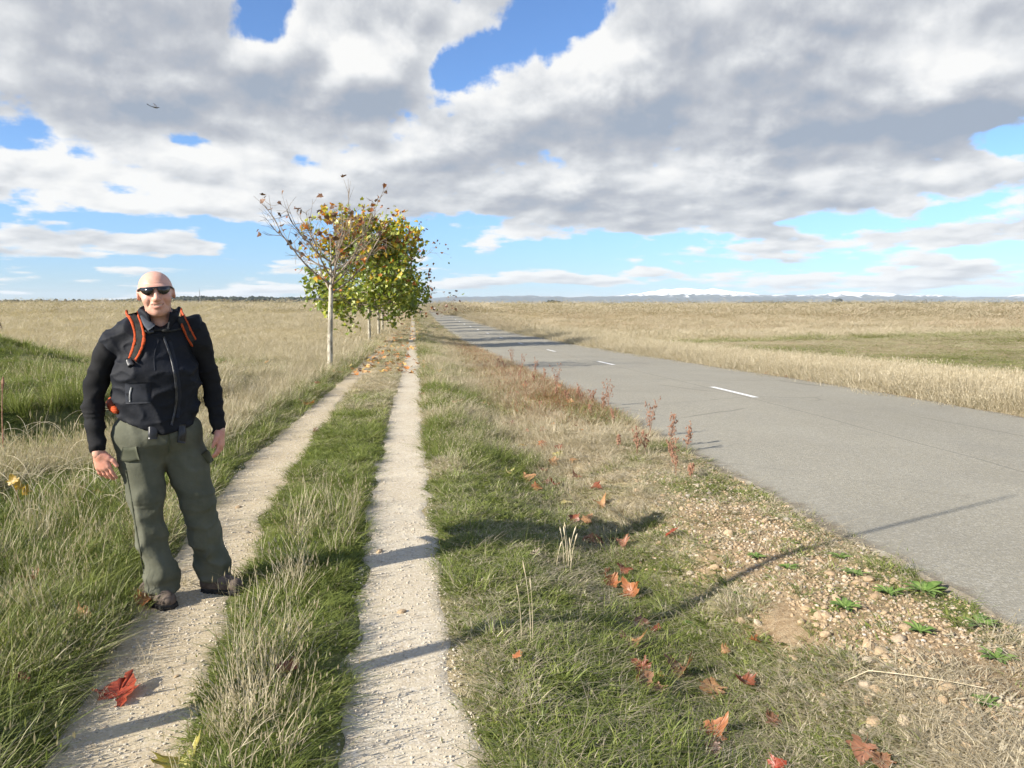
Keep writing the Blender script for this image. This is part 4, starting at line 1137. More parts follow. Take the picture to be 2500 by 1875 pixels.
# ---- shoes
m_shoe = pmat('brown_walking_shoe', (.095, .072, .056), (.16, .125, .10), 22, .75, .5, 60)
m_sole = pmat('dark_rubber_sole', (.018, .017, .016), (.040, .037, .034), 30, .85, .5, 90)
m_lace = pmat('tan_laces', (.10, .08, .06), (.18, .15, .11), 30, .85)
def shoe(heel, toe, w=.047):
    heel = np.array(heel, float); toe = np.array(toe, float)
    g0 = max(zg(heel), zg(toe)) - .004
    heel[2] = toe[2] = g0
    fd = toe - heel; L = np.linalg.norm(fd); fd /= L; sd = np.cross(fd, UP)
    B = np.stack([sd, fd, UP], 1)
    def f(P):
        q = (P - heel) @ B
        d = rc(q, (0, .055, .050), (0, L - .055, .042), .046, .043)
        d = smin(d, rc(q, (0, .05, .06), (0, .06, .080), .044, .042), .03)
        d = smin(d, rc(q, (0, .10, .085), (0, L - .10, .055), .034, .034), .03)
        sx = np.abs(q[:, 0]) 
        d = smax(d, .018 - q[:, 2], .006)
        d = d + .004 * (vn3(P * 30, 3) - .5)
        return d
    def fs(P):
        q = (P - heel) @ B
        d = np.minimum(rc(q * np.array([1, 1, 0]), (0, .052, 0), (.002, L - .056, 0), .046, .051), 9)
        d = smax(d, np.abs(q[:, 2] - .014) - .015, .006)
        d = d + .003 * np.sign(np.sin(q[:, 1] * 260)) * (q[:, 2] < .012)
        return d
    lo = np.minimum(heel, toe) - .09; hi = np.maximum(heel, toe) + np.array([.09, .09, .20])
    V, F = nets(f, lo, hi, .0065); s = padd('shoe', V, F, m_shoe)
    V, F = nets(fs, lo, hi, .0065); padd('sole', V, F, m_sole, s)
    for kq in range(4):
        y_ = L * .50 + kq * .022 - .02; zt = .104 - kq * .011
        pts = [heel + B @ np.array([x_, y_ + .3 * abs(x_), zt - 10 * x_ * x_]) for x_ in np.linspace(-.026, .026, 7)]
        padd('lace', *tube(pts, .0028, 5), m_lace, s)
    return s
def gp(px, py):
    rr = ray(px, py); tq = -CAMH / rr[2]
    p = CAMP + rr * tq
    for _ in range(4):
        tq = (zg(p) - CAMH) / rr[2]; p = CAMP + rr * tq
    return p
t1_ = gp(426, 1484) + MN * .02; shoe(t1_ - .285 * (.55 * MA + .83 * MN), t1_)
t2_ = gp(600, 1446); shoe(t2_ + np.array([-.262, .075, 0]), t2_ + np.array([-.008, .0, 0]))

# ------------------------------------------------------------------ rucksack
pack = empty('backpack', tuple(mp_(383, 1000, -.30)))
tag(pack, 'black and orange backpack worn on the man\'s back, straps over his vest', 'backpack')
PB = np.array(pack.location)
m_pack = pmat('black_pack_cloth', (.012, .012, .013), (.024, .024, .026), 9, .7, .4, 90)
m_orange, t, b, out = mat('orange_webbing')
oc = t.add('ShaderNodeTexCoord').outputs['Object']
wv = t.add('ShaderNodeTexWave', wave_type='BANDS', bands_direction='Z'); wv.inputs['Scale'].default_value = 42; wv.inputs['Distortion'].default_value = 1.0; t.l.new(oc, wv.inputs[0])
t.put(b.inputs['Base Color'], t.mix(t.noise(oc, 30, 3), (.42, .060, .014), (.52, .090, .022)))
t.put(b.inputs['Normal'], t.bump(wv.outputs[1], .5, .006)); b.inputs['Roughness'].default_value = .7
m_strap = pmat('dark_strap_mesh', (.018, .018, .016), (.035, .034, .030), 40, .85, .4, 200)
m_buckle = pmat('black_plastic_buckle', (.012, .012, .013), (.02, .02, .022), 12, .35, spec=.5)
def f_pack(P):
    q = (P - mp_(383, 905, -.245)) @ TB
    b_ = np.abs(q) - np.array([.12, .055, .20])
    d = np.linalg.norm(np.maximum(b_, 0), axis=1) + np.minimum(b_.max(1), 0) - .045
    d = smin(d, el(q, (0, -.055, -.08), (.12, .06, .11)), .04)
    return d + .008 * (vn3(P * 12, 9) - .5)
c0 = mp_(383, 905, -.245)
V, F = nets(f_pack, c0 - .36, c0 + .36, .014)
padd('pack_body', V, F, m_pack, pack, base=PB)
V, F = tube(bez(mp_(360, 775, -.26), mp_(383, 745, -.24), mp_(406, 775, -.26), 9), .011, 8); padd('grab_loop', V, F, m_pack, pack, base=PB)
SO = [(309, 766), (322, 790), (331, 822), (327, 852), (316, 878)]; SI = [(336, 769), (347, 795), (353, 826), (346, 856), (332, 884)]
SM = [((a[0] + b_[0]) / 2, (a[1] + b_[1]) / 2) for a, b_ in zip(SO, SI)]
RO = [(443, 762), (456, 786), (467, 808), (476, 828), (480, 846)]; RI = [(441, 793), (450, 812), (460, 832), (470, 850), (477, 864)]
RM = [((a[0] + b_[0]) / 2, (a[1] + b_[1]) / 2) for a, b_ in zip(RO, RI)]
V, F = ribbon(SM, [26] * 26, f_vest, .007, .005); s1_ = padd('shoulder_strap', V, F, m_strap, pack, base=PB)
V, F = ribbon(SO, 6, f_vest, .006, .008); padd('strap_edge', V, F, m_orange, s1_, base=PB)
V, F = ribbon(SI, 5.5, f_vest, .006, .008); padd('strap_edge', V, F, m_orange, s1_, base=PB)
V, F = ribbon(RM, [20] * 26, f_vest, .007, .005); s2_ = padd('shoulder_strap', V, F, m_strap, pack, base=PB)
V, F = ribbon(RO, 5, f_vest, .006, .008); padd('strap_edge', V, F, m_orange, s2_, base=PB)
V, F = ribbon(RI, 4.5, f_vest, .006, .008); padd('strap_edge', V, F, m_orange, s2_, base=PB)
V, F = ribbon([(342, 810), (360, 811), (380, 808), (412, 808), (446, 802)], 4.5, f_vest, .003, .009, 24); padd('chest_strap', V, F, m_strap, pack, base=PB)
for S_, par in ((SO, s1_), (SI, s1_), (RO, s2_), (RI, s2_)):
    (p0_, p1_), _n = on_many([S_[1], S_[0]], f_vest, .010)
    V, F = tube(catmull([p0_, p1_, p1_ - MN * .05 + UP * .016, p1_ - MN * .12 - UP * .01, p1_ - MN * .17 - UP * .06], 12), .0062, 7); padd('strap_edge', V, F, m_orange, par, base=PB)
V, F = ribbon([(360, 811), (368, 811), (376, 809)], 12, f_vest, .009, .010, 8); padd('buckle', V, F, m_buckle, pack, base=PB)
V, F = ribbon([(316, 878), (318, 886), (322, 894)], 16, f_vest, .008, .006, 8); padd('ladder_buckle', V, F, m_buckle, pack, base=PB)
V, F = ribbon([(374, 1040), (374, 1056), (373, 1070)], 20, f_trou, .012, .010, 8); padd('belt_tab', V, F, m_buckle, pack, base=PB)
V, F = ribbon([(441, 1040), (442, 1060), (440, 1078)], 17, f_trou, .012, .010, 8); padd('belt_tab', V, F, m_buckle, pack, base=PB)
wing = [mp_(276, 990, .01), mp_(268, 984, -.06), mp_(280, 975, -.16)]
V, F = tube(catmull([mp_(287, 1006, .05), mp_(272, 992, -.02), mp_(274, 978, -.12), mp_(310, 965, -.2)], 12), [.012, .018, .021, .022, .022, .022, .022, .022, .022, .022, .02, .015], 8); padd('hip_belt', V, F, m_orange, pack, base=PB)
V, F = tube(catmull([mp_(282, 985, .05), mp_(274, 960, -.01), mp_(288, 930, -.12)], 9), .010, 6); padd('side_strap', V, F, m_strap, pack, base=PB)

# ------------------------------------------------------------------ grasses (uncountable: instanced tufts, one object per stand)
m_grass = bpy.data.materials.new('grass_blades'); m_grass.use_nodes = True
t = NT(m_grass.node_tree); out = t.add('ShaderNodeOutputMaterial')
gA = t.attr('gr', 'INSTANCER').outputs['Fac']; rA = t.attr('rd', 'INSTANCER').outputs['Fac']; sA = t.attr('tn', 'INSTANCER').outputs['Fac']
bv = t.attr('bv').outputs['Fac']; bh = t.attr('bh').outputs['Fac']
gq = t.sm(t.m('ADD', gA, t.lin(bv, 0, 1, -.34, .34)), .34, .62)
b2 = t.m('FRACT', t.m('MULTIPLY', bv, 7.31))
mixv = t.m('MULTIPLY_ADD', b2, .6, t.m('MULTIPLY', sA, .4))
green = t.mix(mixv, (.080, .120, .022), (.30, .335, .085))
dryc = t.mix(mixv, (.37, .305, .20), (.70, .625, .48))
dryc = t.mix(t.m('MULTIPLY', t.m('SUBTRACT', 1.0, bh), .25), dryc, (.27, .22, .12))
redc = t.mix(mixv, (.22, .10, .055), (.40, .22, .13))
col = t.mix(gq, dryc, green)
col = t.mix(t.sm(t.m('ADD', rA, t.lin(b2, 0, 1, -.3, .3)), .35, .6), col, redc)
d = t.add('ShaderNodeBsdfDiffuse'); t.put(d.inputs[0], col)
tr = t.add('ShaderNodeBsdfTranslucent'); t.put(tr.inputs[0], t.mix(1.0, col, (1.1, 1.1, .7), 'MULTIPLY'))
gl = t.add('ShaderNodeBsdfGlossy'); gl.inputs['Roughness'].default_value = .5; t.put(gl.inputs[0], (.6, .6, .5))
ms = t.add('ShaderNodeMixShader'); ms.inputs[0].default_value = .32; t.l.new(d.outputs[0], ms.inputs[1]); t.l.new(tr.outputs[0], ms.inputs[2])
ms2 = t.add('ShaderNodeMixShader'); ms2.inputs[0].default_value = .05; t.l.new(ms.outputs[0], ms2.inputs[1]); t.l.new(gl.outputs[0], ms2.inputs[2])
t.l.new(ms2.outputs[0], out.inputs[0])

def tuft(n, h, hvar, spread, lean, wdt, seg=3, head=0.0, seed=0, droop=.3):
    r = np.random.default_rng(seed)
    V = []; F = []; bvv = []; bhh = []; k = 0
    tt = np.linspace(0, 1, seg + 1)
    for i in range(n):
        a = r.random() * 6.283; rr = spread * math.sqrt(r.random())
        bx_, by_ = rr * math.cos(a), rr * math.sin(a)
        az_ = a + r.normal() * .9
        L = h * (1 + hvar * (r.random() * 2 - 1)); le = lean * (.3 + r.random())
        ox = le * L * tt ** 1.6; oz = L * (tt - droop * le * tt ** 2.4 * .6)
        wv = wdt * (.6 + .8 * r.random()) * (1 - tt ** 2 * .9)
        ph = az_ + math.pi / 2 + r.normal() * .6
        cx, cy = math.cos(ph), math.sin(ph)
        px = bx_ + ox * math.cos(az_); py = by_ + ox * math.sin(az_)
        rv = r.random()
        for j in range(seg + 1):
            wj = wv[j]
            if head and j == seg: wj = 0
            if j < seg:
                V += [(px[j] - cx * wj, py[j] - cy * wj, oz[j] - .01 * (j == 0)), (px[j] + cx * wj, py[j] + cy * wj, oz[j] - .01 * (j == 0))]; bvv += [rv, rv]; bhh += [tt[j]] * 2
            else:
                V.append((px[j], py[j], oz[j])); bvv.append(rv); bhh.append(1.0)
        for j in range(seg - 1): F.append([k + 2 * j, k + 2 * j + 1, k + 2 * j + 3, k + 2 * j + 2])
        F.append([k + 2 * seg - 2, k + 2 * seg - 1, k + 2 * seg])
        k += 2 * seg + 1
        if head and r.random() < head:      # seed head: a slim lozenge at the tip, crossed
            hx, hy, hz_ = px[-1], py[-1], oz[-1]; s = L * .10; ww = wdt * 1.8
            for q in range(2):
                c2, s2 = math.cos(ph + q * 1.57), math.sin(ph + q * 1.57)
                V += [(hx, hy, hz_ - s * .6), (hx + c2 * ww, hy + s2 * ww, hz_), (hx, hy, hz_ + s * .8), (hx - c2 * ww, hy - s2 * ww, hz_)]
                F.append([k, k + 1, k + 2, k + 3]); k += 4; bvv += [rv * .3] * 4; bhh += [1.0] * 4
    return np.array(V), F, bvv, bhh
def proto_collection(name, specs):
    c = bpy.data.collections.new(name)
    for i, (V, F, bvv, bhh, m) in enumerate(specs):
        o = mesh_np('%s_%02d' % (name, i), V, F, m, False, {'bv': ('FLOAT', bvv), 'bh': ('FLOAT', bhh)})
        c.objects.link(o)
    return c
T = lambda *a, **k: (*tuft(*a, **k), m_grass)
GRASS = proto_collection('grass_kinds', [
    T(46, .060, .6, .075, 1.0, .0021, 3, seed=1),            # 0 short turf
    T(40, .070, .6, .075, 1.1, .0024, 3, seed=2),            # 1 short turf
    T(38, .15, .45, .07, .65, .0030, 3, seed=3),            # 2 lush tuft
    T(40, .036, .6, .08, 1.5, .0062, 2, seed=4),            # 3 low broad leaves
    T(22, .10, .6, .09, 1.6, .0013, 3, seed=5),             # 4 tangled straw
    T(13, .40, .35, .06, .30, .0016, 4, head=.9, seed=6),   # 5 tall seeding stems
    T(46, .26, .45, .09, .60, .0022, 3, head=.15, seed=7),  # 6 tussock
    T(46, .34, .45, .17, .45, .0020, 3, head=.35, seed=8),    # 7 meadow clump
    T(120, .40, .45, .50, .45, .0030, 2, head=.3, seed=9),    # 8 distant clump
    T(150, .36, .45, .95, .45, .0060, 2, seed=10),              # 9 far clump
    T(9, .070, .6, .10, 2.8, .0012, 3, seed=11),            # 10 straws lying flat
])
def gn_scatter(name, coll, P, rot, scl, pid, attrs, label):
    me = bpy.data.meshes.new(name)
    n = len(P)
    me.vertices.add(n); me.vertices.foreach_set('co', np.asarray(P, np.float32).ravel())
    for k, typ, arr in (('rot', 'FLOAT_VECTOR', rot), ('scl', 'FLOAT_VECTOR', scl)):
        a = me.attributes.new(k, typ, 'POINT'); a.data.foreach_set('vector', np.asarray(arr, np.float32).ravel())
    a = me.attributes.new('pid', 'INT', 'POINT'); a.data.foreach_set('value', np.asarray(pid, np.int32))
    for k, arr in attrs.items():
        a = me.attributes.new(k, 'FLOAT', 'POINT'); a.data.foreach_set('value', np.asarray(arr, np.float32))
    o = link(bpy.data.objects.new(name, me))
    g = bpy.data.node_groups.new(name, 'GeometryNodeTree')
    g.interface.new_socket('Geometry', in_out='INPUT', socket_type='NodeSocketGeometry'); g.interface.new_socket('Geometry', in_out='OUTPUT', socket_type='NodeSocketGeometry')
    gi = g.nodes.new('NodeGroupInput'); go = g.nodes.new('NodeGroupOutput')
    ip = g.nodes.new('GeometryNodeInstanceOnPoints'); ci = g.nodes.new('GeometryNodeCollectionInfo')
    ci.inputs['Collection'].default_value = coll; ci.inputs['Separate Children'].default_value = True; ci.inputs['Reset Children'].default_value = True
    ip.inputs['Pick Instance'].default_value = True
    def na(nm, ty):
        q = g.nodes.new('GeometryNodeInputNamedAttribute'); q.data_type = ty; q.inputs['Name'].default_value = nm; return q.outputs[0]
    L = g.links.new
    L(gi.outputs[0], ip.inputs['Points']); L(ci.outputs[0], ip.inputs['Instance'])
    L(na('pid', 'INT'), ip.inputs['Instance Index']); L(na('scl', 'FLOAT_VECTOR'), ip.inputs['Scale'])
    e2r = g.nodes.new('FunctionNodeEulerToRotation'); L(na('rot', 'FLOAT_VECTOR'), e2r.inputs[0]); L(e2r.outputs[0], ip.inputs['Rotation'])
    L(ip.outputs[0], go.inputs[0])
    md = o.modifiers.new('scatter', 'NODES'); md.node_group = g
    tag(o, label, kind='stuff')
    return o
def grass(name, xy, label, choose, hmul=1.0, dscale=True, seed=1, gshift=0.0):
    r = np.random.default_rng(seed)
    x, y = xy[:, 0], xy[:, 1]
    g, h, c, rd = veg(x, y)
    keep = r.random(len(x)) < c
    l0, l1 = t_left(y); r0, r1 = t_right(y)
    wob = .12 * (fbm2(x * 5, y * 5, 3) - .5) + .07 * (fbm2(x * 17, y * 17, 13) - .5)
    ins = np.maximum(np.minimum(x - l0, l1 - x), np.minimum(x - r0, r1 - x)) + wob      # metres inside a rut
    infr = ins > -.02
    soft = np.clip(.50 - ins / .14, 0, 1) ** 1.6
    keep &= (r.random(len(x)) < np.where(ins > -.05, np.maximum(soft, .006 * (y < 30)), 1))
    keep &= (np.hypot(x + 1.15, y - 4.12) > .26)
    keep &= ~((x > ROAD_L + .02 + .22 * (fbm2(x * 0 + 2, y * 2.5, 8) - .5)) & (x < ROAD_R + .02))
    keep &= np.hypot(x + 2.1, y - 2.3) > .12
    x, y, g, h, rd = x[keep], y[keep], g[keep], h[keep], rd[keep]; infr = infr[keep]
    n = len(x); d = np.hypot(x, y)
    pid = choose(x, y, g, d, r)
    s = hmul * h * (.65 + .7 * r.random(n)) * np.where(d < 14, .55 + .9 * fbm2(x * 2.1, y * 2.1, 67), 1)
    s = np.where(infr, s * .45, s)
    wid = (1 + (np.maximum(d, 6) / 6 - 1) * .16) if dscale else np.ones(n)
    scl = np.stack([(.8 + .4 * r.random(n)) * wid * np.where(infr, .5, 1), (.8 + .4 * r.random(n)) * wid * np.where(infr, .5, 1), s], 1)
    rot = np.stack([r.normal(size=n) * .10 + .05, r.normal(size=n) * .10 + .10, r.random(n) * 6.283], 1)
    P = np.stack([x, y, terrain(x, y) - .004], 1)
    g = np.where(pid == 10, g - .75, g)
    P[:, 2] += np.where(pid == 10, .015 + .03 * r.random(n), 0)
    return gn_scatter(name, GRASS, P, rot, scl, pid, {'gr': np.clip(g + gshift, -.5, 1), 'rd': rd, 'tn': r.random(n)}, label)
def band(n, x0, x1, y0, y1, r, p=1.0):
    """points in a strip; density falls off with distance"""
    q = r.random(n)
    y = (y0 ** (1 - p) + q * (y1 ** (1 - p) - y0 ** (1 - p))) ** (1 / (1 - p)) if p != 1 else y0 * (y1 / y0) ** q
    x = x0 + (x1 - x0) * r.random(n)
    return np.stack([x, y], 1)
def wedge(n, d0, d1, a0, a1, r):
    d = d0 * (d1 / d0) ** r.random(n); a = R(a0) + R(a1 - a0) * r.random(n)
    return np.stack([d * np.sin(a), d * np.cos(a)], 1)
def ch_verge(x, y, g, d, r):
    q = r.random(len(x))
    a = np.where(q < .22, 0, np.where(q < .36, 1, np.where(q < .39, 2, np.where(q < .68, 3, np.where(q < .80, 4, np.where(q < .992, 10, 5))))))
    fr = np.where(q < .25, 0, np.where(q < .45, 4, np.where(q < .60, 2, np.where(q < .86, 6, 5))))
    return np.where(y > 7 + 3 * r.random(len(x)), fr, a)
def ch_centre(x, y, g, d, r):
    q = r.random(len(x))
    return np.where(q < .28, 0, np.where(q < .50, 1, np.where(q < .70, 2, np.where(q < .80, 3, np.where(q < .88, 4, np.where(q < .93, 10, np.where(q < .975, 6, 5)))))))
def ch_bank(x, y, g, d, r):
    q = r.random(len(x))
    grn_ = np.where(q < .30, 2, np.where(q < .62, 1, np.where(q < .74, 0, np.where(q < .86, 6, 10))))
    dr = np.where(q < .50, 6, np.where(q < .66, 5, np.where(q < .84, 4, 7)))
    return np.where(g + .15 * r.normal(size=len(x)) > .5, grn_, dr)
def ch_field(x, y, g, d, r):
    q = r.random(len(x))
    return np.where(d < 14, np.where(q < .6, 7, 6), np.where(d < 55, np.where(q < .75, 7, 8), np.where(d < 130, 8, 9)))
rg = np.random.default_rng(99)
grass('verge_grass', np.concatenate([band(17000, .05, 3.0, 1.6, 9, rg), band(9000, .05, 3.0, 8, 40, rg), band(3500, .05, 3.0, 40, 260, rg)]), 'short mixed grass on the verge between right track and road', ch_verge, .46, seed=3)
grass('centre_strip_grass', np.concatenate([band(5200, -1.25, -.28, 1.6, 10, rg), band(3500, -1.3, -.28, 9, 60, rg), band(900, -1.3, -.28, 60, 260, rg)]), 'green and straw grass between the two wheel tracks', ch_centre, .32, seed=4)
lb_ = wedge(40000, 2.6, 30, -46, -3, rg); lb_ = lb_[lb_[:, 0] < -1.2]
grass('bank_grass', lb_, 'tangled green and dry grass on the bank left of the track', ch_bank, .46, seed=5)
hw = np.stack([-2.7 - 4.6 * rg.random(900), 7.2 + 4.6 * rg.random(900)], 1); sb_ = (hw[:, 1] - 11.0) - .6 * (hw[:, 0] + 4.3); hw = hw[(sb_ < .4) & (sb_ > -2.6)]
grass('hollow_weeds', hw, 'dark tangled weeds growing in the hollow left of the man', lambda x, y, g, d, r: np.where(r.random(len(x)) < .6, 6, 4), .95, seed=16, gshift=.12)
# thin tall seed stems near the camera
st = band(60, -1.02, -.45, 2.0, 6.5, rg)
st = np.concatenate([st, np.array([-.62, 2.9]) + rg.normal(size=(34, 2)) * np.array([.09, .28]), np.array([-.70, 4.3]) + rg.normal(size=(12, 2)) * np.array([.10, .5]), np.stack([-4.0 - 6 * rg.random(160), 8.5 + 9 * rg.random(160)], 1), np.stack([-1.75 - 1.0 * rg.random(90), 2.7 + 4.0 * rg.random(90)], 1)])
grass('tall_dry_stems', st, 'tall thin straw stems standing between the tracks and on the left bank', lambda x, y, g, d, r: np.full(len(x), 5), .70, seed=6, gshift=-.9)
lf = wedge(34000, 15, 420, -48, -1.5, rg); lf = lf[(lf[:, 0] < -1.8) & ((lf[:, 1] > 21) | (lf[:, 0] < -20))]
grass('field_grass', lf, 'dry straw coloured grass covering the field left of the track', ch_field, .42, seed=7)
rs = np.concatenate([band(12000, ROAD_R + .02, 13.6, 5, 45, rg), band(6000, ROAD_R + .02, 13.6, 45, 260, rg)])
grass('roadside_grass', rs, 'tall pale dry grass along the far side of the road', ch_field, .58, seed=8)
rf = wedge(32000, 14, 420, 3, 62, rg); rf = rf[rf[:, 0] > 13.0]
grass('field_grass', rf, 'dry and green grass of the fields right of the road', ch_field, .42, seed=9)

# ------------------------------------------------------------------ fallen leaves, each one its own thing
def gpt(px, py, h=0.0):
    """ground point seen at this place of the photograph"""
    rr = ray(px, py); p = CAMP + rr * (-CAMH / rr[2])
    for _ in range(8):
        p = CAMP + rr * ((float(terrain(np.array([p[0]]), np.array([p[1]]))[0]) + h - CAMH) / rr[2])
    return p
def big_leaf(r, size):
    k = 42
    th = np.linspace(0, 2 * math.pi, k, endpoint=False)
    oa = np.concatenate([LEAF, LEAF[:1]]); seg = np.linalg.norm(np.diff(oa, axis=0), axis=1); cum = np.concatenate([[0], np.cumsum(seg)])
    s = np.linspace(0, cum[-1], k, endpoint=False)
    o2 = np.stack([np.interp(s, cum, oa[:, 0]), np.interp(s, cum, oa[:, 1])], 1)
    c0 = np.array([0, .30]); o2 = o2 + .035 * r.normal(size=(k, 2))
    rings = [.33, .68, 1.0]
    L2 = np.concatenate([[c0]] + [c0 + (o2 - c0) * f for f in rings]) - np.array([0, .35])
    L2[:, 0] *= .85 + .3 * r.random()
    x, y = L2[:, 0], L2[:, 1]
    ca, cb, tw = r.normal(0, .55), r.normal(.35, .45), r.normal(0, .5)
    z = ca * y ** 2 + cb * x ** 2 * 1.6 + tw * x * y + .10 * np.abs(x) + .05 * r.normal(size=len(x)) * np.hypot(x, y)
    V = np.stack([x, y, z], 1) * size
    F = []
    for j in range(k):
        jn = (j + 1) % k
        F.append([0, 1 + j, 1 + jn])
        for q in range(2): F.append([1 + q * k + j, 1 + (q + 1) * k + j, 1 + (q + 1) * k + jn, 1 + q * k + jn])
    sv, sf = tube(np.array([(0, -.35, .0), (.05 * r.normal(), -.55, .03), (.1 * r.normal(), -.75, .10)]) * size, [.010 * size, .008 * size, .007 * size], 4)
    n0 = len(V); V = np.concatenate([V, sv]); F += [[i + n0 for i in f] for f in sf]
    return V, F, n0
LCOL = dict(red=(.34, .058, .026), orange=(.37, .145, .060), tan=(.46, .27, .135), rust=(.25, .082, .040), brown=(.23, .120, .070), dark=(.12, .058, .038), yellow=(.48, .34, .070), lime=(.38, .39, .12), pale=(.52, .47, .24), pink=(.34, .165, .105))
def fallen(px, py, size_px, colour, label, seed, group=None, h=.025, tilt=.5):
    r = np.random.default_rng(seed)
    p = gpt(px, py, h); depth = float(np.linalg.norm(p - CAMP))
    V, F, n0 = big_leaf(r, size_px * depth / FPX * .90)
    az_ = r.random() * 6.283; ca_, sa_ = math.cos(az_), math.sin(az_)
    V = np.stack([V[:, 0] * ca_ - V[:, 1] * sa_, V[:, 0] * sa_ + V[:, 1] * ca_, V[:, 2]], 1)
    c = np.array(LCOL[colour]); C = np.tile(c, (len(V), 1)) * (.80 + .4 * r.random((len(V), 1)) * 1.0)
    edge = np.zeros(len(V)); edge[1 + 2 * 42:1 + 3 * 42] = r.random(42)
    alt = np.array(LCOL[{'red': 'rust', 'orange': 'tan', 'tan': 'orange', 'rust': 'dark', 'brown': 'tan', 'dark': 'brown', 'yellow': 'orange', 'lime': 'yellow', 'pale': 'lime', 'pink': 'brown'}[colour]])
    C = C * (1 - .6 * edge[:, None]) + alt * .6 * edge[:, None]
    o = mesh_np('fallen_leaf', V, F, m_leaf, True, {'leaf_colour': ('FLOAT_COLOR', np.concatenate([C, np.ones((len(C), 1))], 1))})
    link(o)
    o.location = p + np.array([0, 0, .004])
    o.rotation_euler = (.32 + r.normal() * tilt * .55, r.normal() * tilt * .55 - .1, 0)
    tag(o, label, 'leaf', group or 'fallen plane leaves')
    return o
